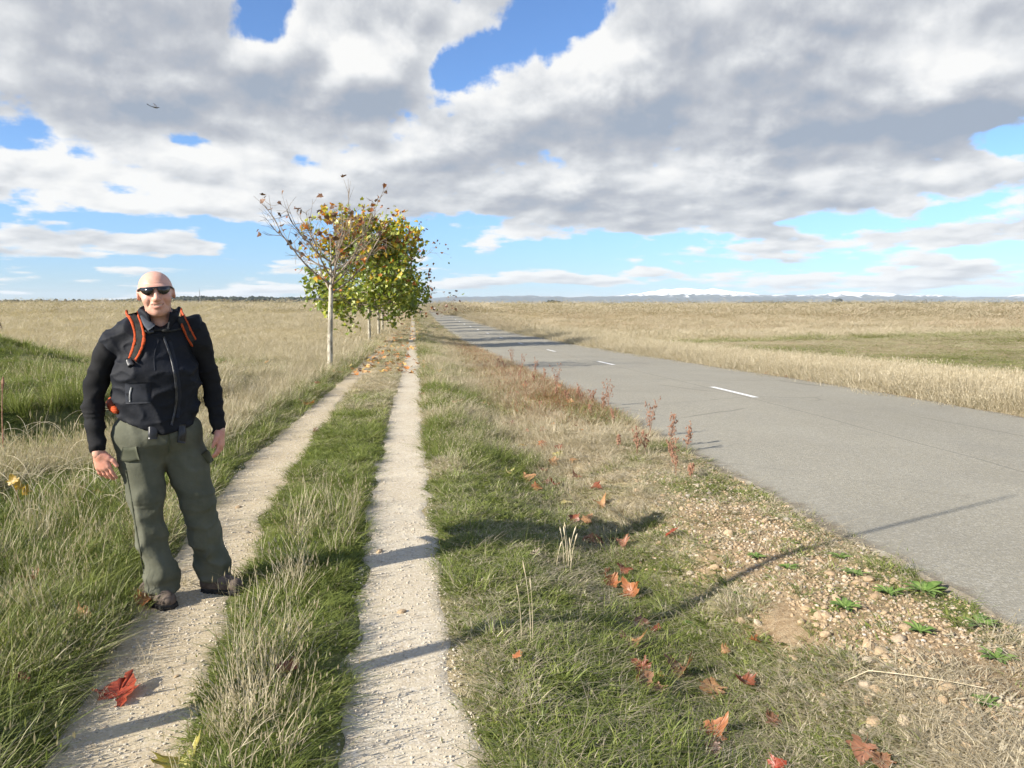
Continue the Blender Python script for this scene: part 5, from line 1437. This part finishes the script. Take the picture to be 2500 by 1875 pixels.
LV = [
 (289, 1698, 105, 'red', 'large bright red leaf lying on the left track near the bottom'),
 (443, 1866, 90, 'lime', 'pale yellow green leaf at the bottom edge between the tracks'),
 (191, 1518, 60, 'tan', 'tan curled leaf in the grass left of the man\'s feet'),
 (98, 1531, 34, 'brown', 'small brown leaf in the bank grass left of the tan curled leaf'),
 (41, 1588, 26, 'brown', 'tiny brown leaf at the left edge of the picture'),
 (49, 1661, 40, 'rust', 'rusty leaf in the bank grass near the lower left edge'),
 (354, 1466, 42, 'orange', 'orange leaf at the tip of the man\'s left-hand shoe'),
 (700, 1637, 55, 'rust', 'rusty leaf among the straw stems between the tracks'),
 (81, 1417, 40, 'pink', 'dull red leaf half hidden in grass left of the trousers'),
 (235, 1204, 30, 'orange', 'orange leaf in the grass below the man\'s hanging hand'),
 (193, 1198, 34, 'brown', 'brown leaf beside the orange one below the man\'s hand'),
 (749, 984, 34, 'orange', 'orange red leaf in dry grass beside the left track behind the man'),
 (776, 935, 22, 'rust', 'small rusty leaf in the grass below the nearest tree'),
 (771, 1053, 22, 'dark', 'dark curled leaf lying alone on the left track'),
 (1030, 963, 20, 'red', 'small red leaf at the right edge of the right track'),
 (1453, 1315, 56, 'orange', 'bright orange leaf in the middle of the man\'s shadow'),
 (1638, 1299, 40, 'red', 'red folded leaf just beyond the end of the man\'s shadow'),
 (1433, 1268, 34, 'tan', 'tan leaf standing on edge just above the shadow'),
 (1400, 1264, 36, 'rust', 'dark rusty leaf left of the tan leaf above the shadow'),
 (1521, 1326, 42, 'pink', 'dull red leaf lying in the shadow\'s right end'),
 (1525, 1390, 42, 'rust', 'rusty red leaf in the ditch right below the shadow'),
 (1480, 1400, 30, 'dark', 'dark brown leaf in the ditch, leftmost of its cluster below the shadow'),
 (1494, 1421, 44, 'orange', 'orange leaf under the dark one in the ditch cluster'),
 (1540, 1445, 56, 'orange', 'broad orange leaf, lowest of the ditch cluster below the shadow'),
 (1563, 1518, 40, 'pink', 'pinkish brown leaf beside a rust leaf on green grass'),
 (1602, 1538, 38, 'rust', 'rust leaf right of the pinkish brown one on green grass'),
 (1547, 1571, 56, 'tan', 'tall tan leaf standing upright in the green verge'),
 (1567, 1630, 52, 'rust', 'dark rust leaf at the left of the big leaf cluster'),
 (1570, 1664, 54, 'brown', 'brown leaf below the dark rust one in the big cluster'),
 (1612, 1648, 38, 'yellow', 'yellow leaf in the middle of the big cluster'),
 (1661, 1640, 72, 'brown', 'large brown leaf with yellow edge in the big cluster'),
 (1738, 1680, 72, 'tan', 'large folded tan leaf right of the big cluster'),
 (1608, 1683, 34, 'brown', 'small brown leaf at the foot of the big cluster'),
 (1746, 1787, 82, 'orange', 'largest golden orange leaf near the bottom of the verge'),
 (1742, 1832, 40, 'dark', 'dark brown leaf beneath the golden orange one'),
 (1264, 1600, 26, 'orange', 'small orange leaf near the right track\'s edge'),
 (1771, 1588, 26, 'tan', 'small tan leaf at the edge of the gravel'),
 (1822, 1668, 50, 'rust', 'curled rust leaf alone right of the folded tan leaf'),
 (1843, 1566, 28, 'orange', 'small orange red leaf on the gravel above the curled rust leaf'),
 (1885, 1760, 40, 'pink', 'faded pink brown leaf in the lower verge'),
 (2107, 1836, 60, 'pink', 'pink brown leaf near the bottom right of the verge'),
 (2152, 1862, 44, 'brown', 'brown leaf cut by the bottom edge at right'),
 (1896, 1870, 40, 'red', 'red leaf cut by the bottom edge in the verge'),
 (1330, 1087, 46, 'orange', 'orange brown leaf, largest of the upper verge leaves'),
 (1363, 1113, 36, 'lime', 'yellow green leaf standing up in the upper verge'),
 (1350, 1130, 30, 'tan', 'tan leaf right under the yellow green one'),
 (1275, 1086, 28, 'yellow', 'yellow leaf left of the orange brown one in the upper verge'),
 (1366, 1093, 24, 'red', 'small red leaf above the yellow green one'),
 (1288, 1170, 44, 'tan', 'tan spiky leaf upright in dry grass of the middle verge'),
 (1313, 1190, 34, 'orange', 'orange leaf under the tan spiky one'),
 (1356, 1181, 34, 'red', 'deep red leaf right of the orange one in the middle verge'),
 (1333, 1179, 26, 'dark', 'dark leaf between the orange and the deep red ones'),
 (1455, 1188, 34, 'rust', 'rust leaf right of the middle verge'),
 (1467, 1226, 42, 'tan', 'long tan leaf folded in the middle verge grass'),
 (1408, 1165, 30, 'pink', 'faded rust leaf in the centre of the middle verge'),
 (1241, 1156, 28, 'pale', 'pale yellow leaf near the right track in the middle verge'),
 (1385, 1224, 36, 'pale', 'pale green straw coloured leaf above the shadow'),
 (1323, 1147, 28, 'pink', 'pinkish leaf above the tan spiky one'),
 (1400, 1121, 22, 'tan', 'small tan leaf right of the yellow green one'),
]
for k_, (px, py, s_, c_, lab) in enumerate(LV):
    fallen(px, py, s_, c_, lab, 500 + k_, h=.010 if px in (289, 443) else (.014 if px in (771, 1030) else .045), tilt=.10 if px in (289, 443) else .55)
r_ = np.random.default_rng(5)
for k_ in range(34):
    px = 1080 + 300 * r_.random(); py = 930 + 130 * r_.random()
    fallen(px + (py - 930) * .5, py, 12 + 10 * r_.random(), r_.choice(['rust', 'tan', 'pink', 'brown', 'orange']), 'small fallen leaf scattered in the dry verge grass up the road', 700 + k_, 'small leaves in the far verge', h=.05)
for k_ in range(16):
    px = 1420 + 900 * r_.random(); py = 845 + (px - 1420) * .155 - 6 * r_.random() + 3
    fallen(px, py, 10 + 9 * r_.random(), r_.choice(['rust', 'orange', 'tan', 'brown']), 'small fallen leaf caught along the far edge of the road', 760 + k_, 'leaves along the far road edge', h=.03)

# ------------------------------------------------------------------ stones
m_stone, t, b, out = mat('limestone_pebble')
oi = t.add('ShaderNodeObjectInfo').outputs['Random']
oc = t.add('ShaderNodeTexCoord').outputs['Object']
rp = t.add('ShaderNodeValToRGB'); cr = rp.color_ramp
cr.elements[0].color = (.32, .225, .135, 1); cr.elements[1].color = (.55, .50, .43, 1); cr.elements[1].position = 1
for p_, c_ in ((.25, (.44, .33, .21)), (.55, (.38, .28, .17)), (.75, (.34, .31, .26)), (.88, (.50, .41, .29))):
    e = cr.elements.new(p_); e.color = (*c_, 1)
t.put(rp.inputs[0], oi)
t.put(b.inputs['Base Color'], t.mix(t.m('MULTIPLY', t.sm(t.noise(oc, 60, 4), .4, .7), .4), rp.outputs[0], (.36, .27, .17)))
t.put(b.inputs['Normal'], t.bump(t.noise(oc, 120, 4), .4, .004))
def pebble(seed, sub=1):
    r = np.random.default_rng(seed)
    bm = bmesh.new(); bmesh.ops.create_icosphere(bm, subdivisions=sub, radius=1.0)
    ax = np.array([1.0, .62 + .35 * r.random(), .42 + .3 * r.random()])
    for v_ in bm.verts:
        c_ = np.array(v_.co); n_ = .75 + .5 * vn3(c_[None] * 1.4 + seed * 3.1, seed)[0]
        v_.co = Vector(c_ * ax * n_)
    V = np.array([v_.co[:] for v_ in bm.verts]); F = [[v_.index for v_ in f.verts] for f in bm.faces]; bm.free()
    return V, F
PEB = [pebble(s) for s in range(8)]; PEB2 = [pebble(s + 20, 2) for s in range(6)]
PEBM = []
for V, F in PEB2:
    o = mesh_np('stone', V, F, m_stone, False); PEBM.append(o.data); bpy.data.objects.remove(o)
def stone(p, s, r, label, group=None):
    o = link(bpy.data.objects.new('stone', PEBM[int(r.integers(6))]))
    o.location = p + np.array([0, 0, s * .15]); o.scale = (s, s, s); o.rotation_euler = (r.normal() * .4, r.normal() * .4, r.random() * 6.28)
    tag(o, label, 'stone', group)
r_ = np.random.default_rng(31)
SPT = [(980, 1497, 22, 'white stone lying alone on the right track below the shadow'), (940, 1506, 14, 'small white stone beside the white stone on the right track'), (605, 1303, 17, 'pale flat stone on the left track right of the man\'s shoe'),
 (583, 1241, 15, 'pale stone on the left track beside the man\'s right-hand knee'), (430, 1655, 15, 'bluish grey pebble in the shade on the left track'), (255, 1776, 17, 'pale pebble on the left track near the bottom'), (150, 1772, 22, 'whitish stone in the grass edge at the lower left'),
 (926, 1350, 20, 'tan stone on the right track just above the shadow'), (1976, 1274, 22, 'pale stone at the very edge of the asphalt by the shadow'), (1688, 1358, 14, 'white pebble at the gravel edge below the shadow\'s end'),
 (2195, 1562, 34, 'large tan stone leaning on another in the lower shoulder'), (2120, 1578, 28, 'long cream stone in the lower shoulder left of the large tan one'), (2212, 1537, 30, 'cream stone above the large tan one'), (2205, 1763, 30, 'grey blue stone in the lower shoulder'), (2308, 1682, 44, 'long pale pointed stone in the lower shoulder'),
 (2190, 1694, 30, 'upright tan stone in the lower shoulder left of the pointed one'), (2225, 1700, 28, 'flat tan stone between the upright and the pointed ones'), (2120, 1720, 20, 'bright white pebble in the lower verge'), (2122, 1778, 17, 'second bright white pebble, lower in the verge'), (2068, 1674, 22, 'grey white pebble left in the lower verge'),
 (1966, 1718, 22, 'tan pebble standing in the green lower verge'), (2000, 1507, 26, 'tan oval stone, left of a pair on the gravel'), (2017, 1505, 24, 'tan oval stone, right of a pair on the gravel'), (1957, 1520, 20, 'round pale pebble beside the oval pair on the gravel'), (1990, 1527, 18, 'grey pebble under the oval pair')]
for px, py, s_, lab in SPT:
    p = gpt(px, py); d_ = np.linalg.norm(p - CAMP); stone(p, s_ * d_ / FPX * .5, r_, lab, 'single stones')
n_ = 0
while n_ < 170:
    x = 1.75 + 1.15 * r_.random(); y = 2.3 + 4.2 * r_.random() ** 1.3
    if fbm2(np.array([x * 1.7]), np.array([y * 1.7]), 61)[0] < .45: continue
    p = np.array([x, y, float(terrain(np.array([x]), np.array([y]))[0])]); s_ = .013 + .024 * r_.random() ** 2
    stone(p, s_, r_, 'small tan stone among many in the gravel shoulder beside the road', 'stones in the gravel shoulder'); n_ += 1
m_grit = pmat('pale_grit', (.42, .36, .27), (.60, .55, .46), 900, .95, coord='Object')
c_grit = bpy.data.collections.new('grit_kinds')
for i_, (V, F) in enumerate(PEB): c_grit.objects.link(mesh_np('grit_%02d' % i_, V, F, m_grit))
c_peb = bpy.data.collections.new('pebble_kinds')
for i_, (V, F) in enumerate(PEB): c_peb.objects.link(mesh_np('pebble_%02d' % i_, V, F, m_stone))
def pebbles(name, x, y, s, label, lift=.0, coll=None):
    n = len(x); r = np.random.default_rng(len(x))
    P = np.stack([x, y, terrain(x, y) + lift + s * .2], 1)
    gn_scatter(name, coll or c_peb, P, np.stack([r.normal(size=n) * .4, r.normal(size=n) * .4, r.random(n) * 6.28], 1), np.stack([s] * 3, 1), r.integers(0, 8, n), {'tn': r.random(n)}, label)
n = 17000
x = 1.45 + 1.55 * r_.random(n) ** .8; y = 2.0 * (16 / 2.0) ** r_.random(n)
k_ = (fbm2(x * 1.3, y * 1.3, 61) + .12 * sstep(x, 1.6, 2.4) > .50); x, y = x[k_], y[k_]
pebbles('shoulder_gravel', x, y, .004 + .010 * r_.random(len(x)) ** 2.2 + .0006 * y, 'loose tan gravel of the road shoulder')
n = 13000
y = 2.2 * (14 / 2.2) ** r_.random(n); l0, l1 = t_left(y); r0, r1 = t_right(y); q_ = r_.random(n); w_ = r_.random(n) < .5
x = np.where(w_, l0 + (l1 - l0) * q_, r0 + (r1 - r0) * q_)
pebbles('track_grit', x, y, .0016 + .0065 * r_.random(n) ** 4 + .0003 * y, 'loose grit and small pebbles on the wheel tracks', .006, c_grit)

# ------------------------------------------------------------------ weeds and stalks
m_redweed = pmat('dry_reddish_weed', (.20, .095, .060), (.34, .20, .13), 30, .9)
m_straw = pmat('bleached_straw', (.50, .42, .27), (.66, .58, .42), 20, .8)
m_rose = pmat('green_rosette_leaf', (.075, .135, .025), (.16, .23, .06), 25, .7)
def dry_weed(px, py, hpx, label, seed):
    r = np.random.default_rng(seed)
    p = gpt(px, py); d_ = np.linalg.norm(p - CAMP); H = hpx * d_ / FPX
    root = empty('dry_weed', tuple(p)); tag(root, label, 'weed', 'dry weeds along the near road edge')
    st, hd = Acc(), Acc()
    oct_ = np.array([[1, 0, 0], [-1, 0, 0], [0, 1, 0], [0, -1, 0], [0, 0, 1.6], [0, 0, -1.6]]); of = [[0, 2, 4], [2, 1, 4], [1, 3, 4], [3, 0, 4], [2, 0, 5], [1, 2, 5], [3, 1, 5], [0, 3, 5]]
    for s_ in range(int(r.integers(2, 4))):
        a = r.random() * 6.28; ln = H * (.7 + .3 * r.random()); top = np.array([math.cos(a) * ln * .22, math.sin(a) * ln * .22, ln])
        ax = bez(np.zeros(3), np.array([0, 0, ln * .5]), top, 8)
        st.add(*tube(ax, np.linspace(.0028, .0012, 8), 4, False))
        for k in range(9):
            q = .3 + .7 * k / 9; b0 = np.array([np.interp(q, np.linspace(0, 1, 8), ax[:, c]) for c in range(3)])
            a2 = r.random() * 6.28; l2 = ln * (.10 + .16 * r.random()) * (1.2 - q * .6); e = b0 + np.array([math.cos(a2) * l2 * .7, math.sin(a2) * l2 * .7, l2 * .9])
            st.add(*tube(np.stack([b0, (b0 + e) / 2 + r.normal(size=3) * .01, e]), .0010, 4, False))
            for z in range(4):
                c_ = b0 + (e - b0) * (.45 + .55 * r.random()) + r.normal(size=3) * .006
                hd.add(oct_ * (.004 + .005 * r.random()) + c_, of)
    add('stem', st.V_(), st.F, m_redweed, root); add('seed_heads', hd.V_(), hd.F, m_redweed, root)
for k_, (px, py, h_, lab) in enumerate([(1359, 958, 72, 'reddish dry weed by the road, tallest bushy one half way up'), (1306, 922, 52, 'reddish weed left of the tallest bushy one'), (1445, 990, 42, 'low reddish weed right of the tallest bushy one'), (1485, 1000, 82, 'thin tall single dry stalk by the road edge'),
    (1587, 1072, 105, 'dry weed stalk, leftmost of three standing before the asphalt'), (1637, 1092, 98, 'dry weed, middle of three standing before the asphalt'), (1676, 1104, 70, 'branched dry weed, rightmost of three before the asphalt'), (1275, 905, 44, 'reddish weed far up the road edge'), (1250, 890, 40, 'small reddish weed farthest up the road edge'), (1330, 940, 46, 'reddish weed between two taller ones'), (1412, 975, 40, 'thin reddish weed at the road edge below the second dash')]):
    dry_weed(px, py, h_, lab, 900 + k_)
r = np.random.default_rng(404)
for k_ in range(22):
    yv = 6.5 + 20 * r.random() ** 1.3; xv = 2.25 + .65 * r.random()
    rel = np.array([xv, yv, float(terrain(np.array([xv]), np.array([yv]))[0])]) - CAMP
    fw = np.array([math.sin(YAW) * math.cos(PITCH), math.cos(YAW) * math.cos(PITCH), -math.sin(PITCH)]); rt = np.array([math.cos(YAW), -math.sin(YAW), 0]); up_ = np.cross(rt, fw)
    dd = rel @ fw
    dry_weed(CX + FPX * (rel @ rt) / dd, CY - FPX * (rel @ up_) / dd, (.14 + .2 * r.random()) * FPX / dd, 'small reddish weed in the ragged row along the near road edge', 1200 + k_)
def rosette(px, py, wpx, label, seed):
    r = np.random.default_rng(seed); p = gpt(px, py); d_ = np.linalg.norm(p - CAMP); Rr = wpx * d_ / FPX * .5
    ac = Acc()
    for k in range(int(r.integers(16, 24))):
        a = k * 2.399 + r.normal() * .2; L = Rr * (.5 + .6 * r.random()); w_ = L * .13; up_ = .25 + .5 * r.random()
        q = np.linspace(0, 1, 6); c_, s_ = math.cos(a), math.sin(a)
        wd = w_ * np.array([.25, .7, 1.0, 1.05, .75, .05]) * (1 + .25 * r.normal(size=6)); zz = L * (up_ * q - .55 * up_ * q ** 2) + .004
        V = []
        for i in range(6):
            cx, cy = c_ * L * q[i], s_ * L * q[i]
            V += [(cx - s_ * wd[i], cy + c_ * wd[i], zz[i] + wd[i] * .3), (cx, cy, zz[i]), (cx + s_ * wd[i], cy - c_ * wd[i], zz[i] + wd[i] * .3)]
        F = [[i * 3 + j, i * 3 + j + 1, i * 3 + j + 4, i * 3 + j + 3] for i in range(5) for j in range(2)]
        ac.add(V, F)
    o = add('rosette_weed', ac.V_(), ac.F, m_rose); o.location = p; tag(o, label, 'weed', 'green rosette weeds on the shoulder')
for k_, (px, py, w_, lab) in enumerate([(1845, 1362, 50, 'flat green weed on the upper gravel, leftmost of the row'), (1922, 1388, 50, 'flat green weed on the gravel, second of the row'), (2061, 1486, 75, 'spreading green weed in the middle of the gravel'), (2257, 1448, 100, 'largest green weed touching the asphalt edge'),
    (2171, 1452, 70, 'green weed left of the largest one at the asphalt edge'), (2385, 1526, 80, 'green weed at the asphalt edge near the right border'), (2412, 1722, 62, 'bright green weed low at the right border'), (2434, 1610, 80, 'greyish green weed near the right border'), (2246, 1545, 70, 'green weed behind the large tan stone'),
    (1790, 1457, 36, 'small green weed at the left of the gravel'), (2050, 1362, 55, 'green weed near the road edge above the gravel'), (2088, 1404, 60, 'green weed below the road edge beside a white pebble'), (1220, 1390, 50, 'green weed at the edge of the right track'), (1700, 1530, 70, 'lush green weed beside the rust leaf')]):
    rosette(px, py, w_, lab, 950 + k_)
# tall straw clump in the ditch, dead thistle, long lying straw, stalk and seedling at the left edge
def stalks(name, px, py, n, hpx, label, seed, m=m_straw, lean=.15, rad=.0018, spread=.04):
    r = np.random.default_rng(seed); p = gpt(px, py); d_ = np.linalg.norm(p - CAMP); H = hpx * d_ / FPX
    root = empty(name, tuple(p)); tag(root, label, 'plant')
    for k in range(n):
        b0 = r.normal(size=3) * np.array([spread, spread, 0]); ln = H * (.65 + .4 * r.random()); a = r.random() * 6.28
        pts = bez(b0, b0 + np.array([0, 0, ln * .55]), b0 + np.array([math.cos(a) * ln * lean, math.sin(a) * ln * lean, ln]), 7)
        s_ = add('stalk', *tube(pts, np.linspace(rad * 1.3, rad * .6, 7), 5), m, root)
        V, F = tube(np.stack([pts[-2], pts[-1], pts[-1] + (pts[-1] - pts[-2]) * .5]), [rad * .8, rad * 2.6, rad * .5], 5); add('seed_head', V, F, m, s_)
stalks('straw_clump', 1385, 1400, 7, 105, 'clump of tall straw stalks in the ditch below the shadow', 1)
stalks('straw_clump', 1265, 1560, 3, 190, 'three long thin stalks standing in the lower verge', 2, lean=.1, rad=.0013, spread=.06)
stalks('dry_stalk', 2, 1090, 2, 150, 'dark reddish dry stalk at the left edge of the picture', 3, m_redweed, .05, .006, .03)
p = gpt(1308, 1368); th = empty('dead_thistle', tuple(p)); tag(th, 'grey dead thistle head on the verge grass at the shadow\'s lower edge', 'plant')
r = np.random.default_rng(8); a1 = Acc()
for k in range(34):
    dv = r.normal(size=3); dv[2] = abs(dv[2]) * .8; dv /= np.linalg.norm(dv); L = .05 * (.5 + r.random())
    a1.add(*tube(np.stack([np.array([0, 0, .04]), np.array([0, 0, .04]) + dv * L * .6 + r.normal(size=3) * .006, np.array([0, 0, .04]) + dv * L]), [.0022, .0030, .0008], 4))
add('bracts', a1.V_(), a1.F, pmat('grey_dead_bracts', (.33, .27, .20), (.50, .43, .33), 30), th)
V, F = tube([(-.09, .02, .01), (-.04, .01, .03), (0, 0, .045)], .0028, 5); add('stem', V, F, m_straw, th)
A, B_, C_ = gpt(2060, 1664, .02), gpt(2121, 1637, .05), gpt(2410, 1681, .04)
V, F = tube(np.concatenate([bez(A, (A + B_) / 2, B_, 5), bez(B_, (B_ + C_) / 2 + np.array([0, 0, .015]), C_, 10)[1:]]), np.linspace(.0028, .0014, 14), 5)
o = add('straw_stalk', V - A, F, m_straw); o.location = A; tag(o, 'long bent straw lying across the lower shoulder', 'straw')
p = gpt(48, 1250); sd = empty('seedling', tuple(p)); tag(sd, 'seedling with yellow leaves standing in the bank at the left edge', 'plant')
V, F = tube([(0, 0, 0), (-.005, 0, .10), (-.02, 0, .24)], [.004, .003, .002], 5); add('stem', V, F, m_redweed, sd)
for k in range(3):
    r = np.random.default_rng(60 + k); V, F, n0 = big_leaf(r, .085)
    C = np.tile(np.array(LCOL['yellow']) * .9, (len(V), 1)); o = mesh_np('leaf', V, F, m_leaf, True, {'leaf_colour': ('FLOAT_COLOR', np.concatenate([C, np.ones((len(C), 1))], 1))}); link(o, sd)
    o.location = (-.03 + .035 * k, .0, .25 - .04 * k); o.rotation_euler = (1.1 + .3 * k, .3 * k - .3, .6 * k)
# dead arching stems over the hollow
r = np.random.default_rng(77); a1 = Acc()
for k in range(95):
    px, py = 20 + 300 * r.random(), 1010 + 280 * r.random(); p = gpt(px, py); a = r.random() * 6.28; L = .25 + .45 * r.random()
    e = p + np.array([math.cos(a) * L * .8, math.sin(a) * L * .5, .05 + L * .55 * r.random()])
    a1.add(*tube(bez(p, p + np.array([math.cos(a) * L * .25, math.sin(a) * L * .2, L * .6]), e, 7), np.linspace(.0024, .0010, 7), 4, False))
tag(add('dead_stems', a1.V_(), a1.F, m_straw), 'tangle of pale dead stems arching over the bank left of the man', kind='stuff')
# weathered post in the field at the left edge
p = gpt(2, 812); po = empty('wooden_post', tuple(p)); tag(po, 'weathered brown post in the field at the left edge', 'post')
m_postw = pmat('weathered_post_wood', (.13, .09, .06), (.22, .16, .11), 8, .9, .5, 30)
V, F = tube([(0, 0, -.1), (-.06, 0, .45), (-.16, 0, .95)], [.17, .14, .08], 9); add('shaft', V, F, m_postw, po)
V, F = tube([(-.16, 0, .94), (-.175, 0, 1.0)], [.083, .05], 9); add('cap', V, F, m_postw, po)
# leaf litter under the row of trees
c_lf = bpy.data.collections.new('litter_kinds')
m_lit, t, b, out = mat('leaf_litter'); tn = t.attr('tn', 'INSTANCER').outputs['Fac']
rp = t.add('ShaderNodeValToRGB'); cr = rp.color_ramp; cr.elements[0].color = (.30, .10, .04, 1); cr.elements[1].color = (.52, .38, .08, 1)
for p_, c_ in ((.35, (.45, .20, .06)), (.7, (.50, .30, .13))):
    e = cr.elements.new(p_); e.color = (*c_, 1)
t.put(rp.inputs[0], tn); t.put(b.inputs['Base Color'], rp.outputs[0])
for k in range(3):
    V, F, C = leaf_batch(np.zeros((1, 3)), np.array([[.1 * k, .2, 1.0]]), np.array([.15]), np.ones((1, 3)), np.random.default_rng(k)); c_lf.objects.link(mesh_np('litter_%d' % k, V, F, m_lit))
r = np.random.default_rng(12); n = 1500
y = 18 * (150 / 18) ** r.random(n); x = -2.1 + 1.5 * r.normal(size=n) + .6
k_ = x < 2.8; x, y = x[k_], y[k_]; n = len(x)
gn_scatter('leaf_litter', c_lf, np.stack([x, y, terrain(x, y) + .02], 1), np.stack([r.normal(size=n) * .4, r.normal(size=n) * .4, r.random(n) * 6.28], 1), np.stack([.6 + .6 * r.random(n)] * 3, 1), r.integers(0, 3, n), {'tn': r.random(n)}, 'orange and brown leaf litter on the track below the trees')

# ------------------------------------------------------------------ bird
rr = ray(378, 262); rr = rr / np.linalg.norm(rr); bp = CAMP + rr * 55
bird = empty('bird', tuple(bp)); tag(bird, 'grey bird gliding high in the clouds at upper left', 'bird')
m_bird = pmat('grey_plumage', (.10, .11, .13), (.20, .21, .23), 9, .8)
ea = np.cross(rr, UP); ea /= np.linalg.norm(ea); eu = np.cross(ea, rr)
def bw(x, z, y): return ea * x + eu * z + rr * y
V, F = tube([bw(-.16, .02, 0), bw(-.08, .0, 0), bw(.04, -.015, 0), bw(.16, .0, 0), bw(.23, .015, 0), bw(.27, .012, 0)], [.012, .030, .048, .042, .022, .006], 10); add('body', V, F, m_bird, bird, True)
def wing(pts, chord, th):
    pts = np.asarray(pts); V = []; n = len(pts)
    for p, c in zip(pts, chord):
        cdir = bw(1, 0, 0)
        V += [p + cdir * c * .5, p + eu * th, p - cdir * c * .5, p - eu * th]
    F = [[i * 4 + j, i * 4 + (j + 1) % 4, i * 4 + 4 + (j + 1) % 4, i * 4 + 4 + j] for i in range(n - 1) for j in range(4)] + [[3, 2, 1, 0], [n * 4 - 4, n * 4 - 3, n * 4 - 2, n * 4 - 1]]
    return np.array(V), F
V, F = wing([bw(.05, .01, 0), bw(-.07, .03, -.15), bw(-.22, .055, -.30), bw(-.36, .10, -.42), bw(-.43, .17, -.46)], [.15, .15, .12, .09, .03], .012); add('wing', V, F, m_bird, bird)
V, F = wing([bw(.08, .01, 0), bw(.05, .08, .15), bw(.0, .16, .30), bw(-.05, .22, .42), bw(-.09, .235, .50)], [.14, .15, .13, .11, .08], .010); add('wing', V, F, m_bird, bird)
V, F = wing([bw(-.12, .01, 0), bw(-.20, .015, .0), bw(-.26, .015, .0)], [.05, .09, .11], .008); add('tail', V, F, m_bird, bird)
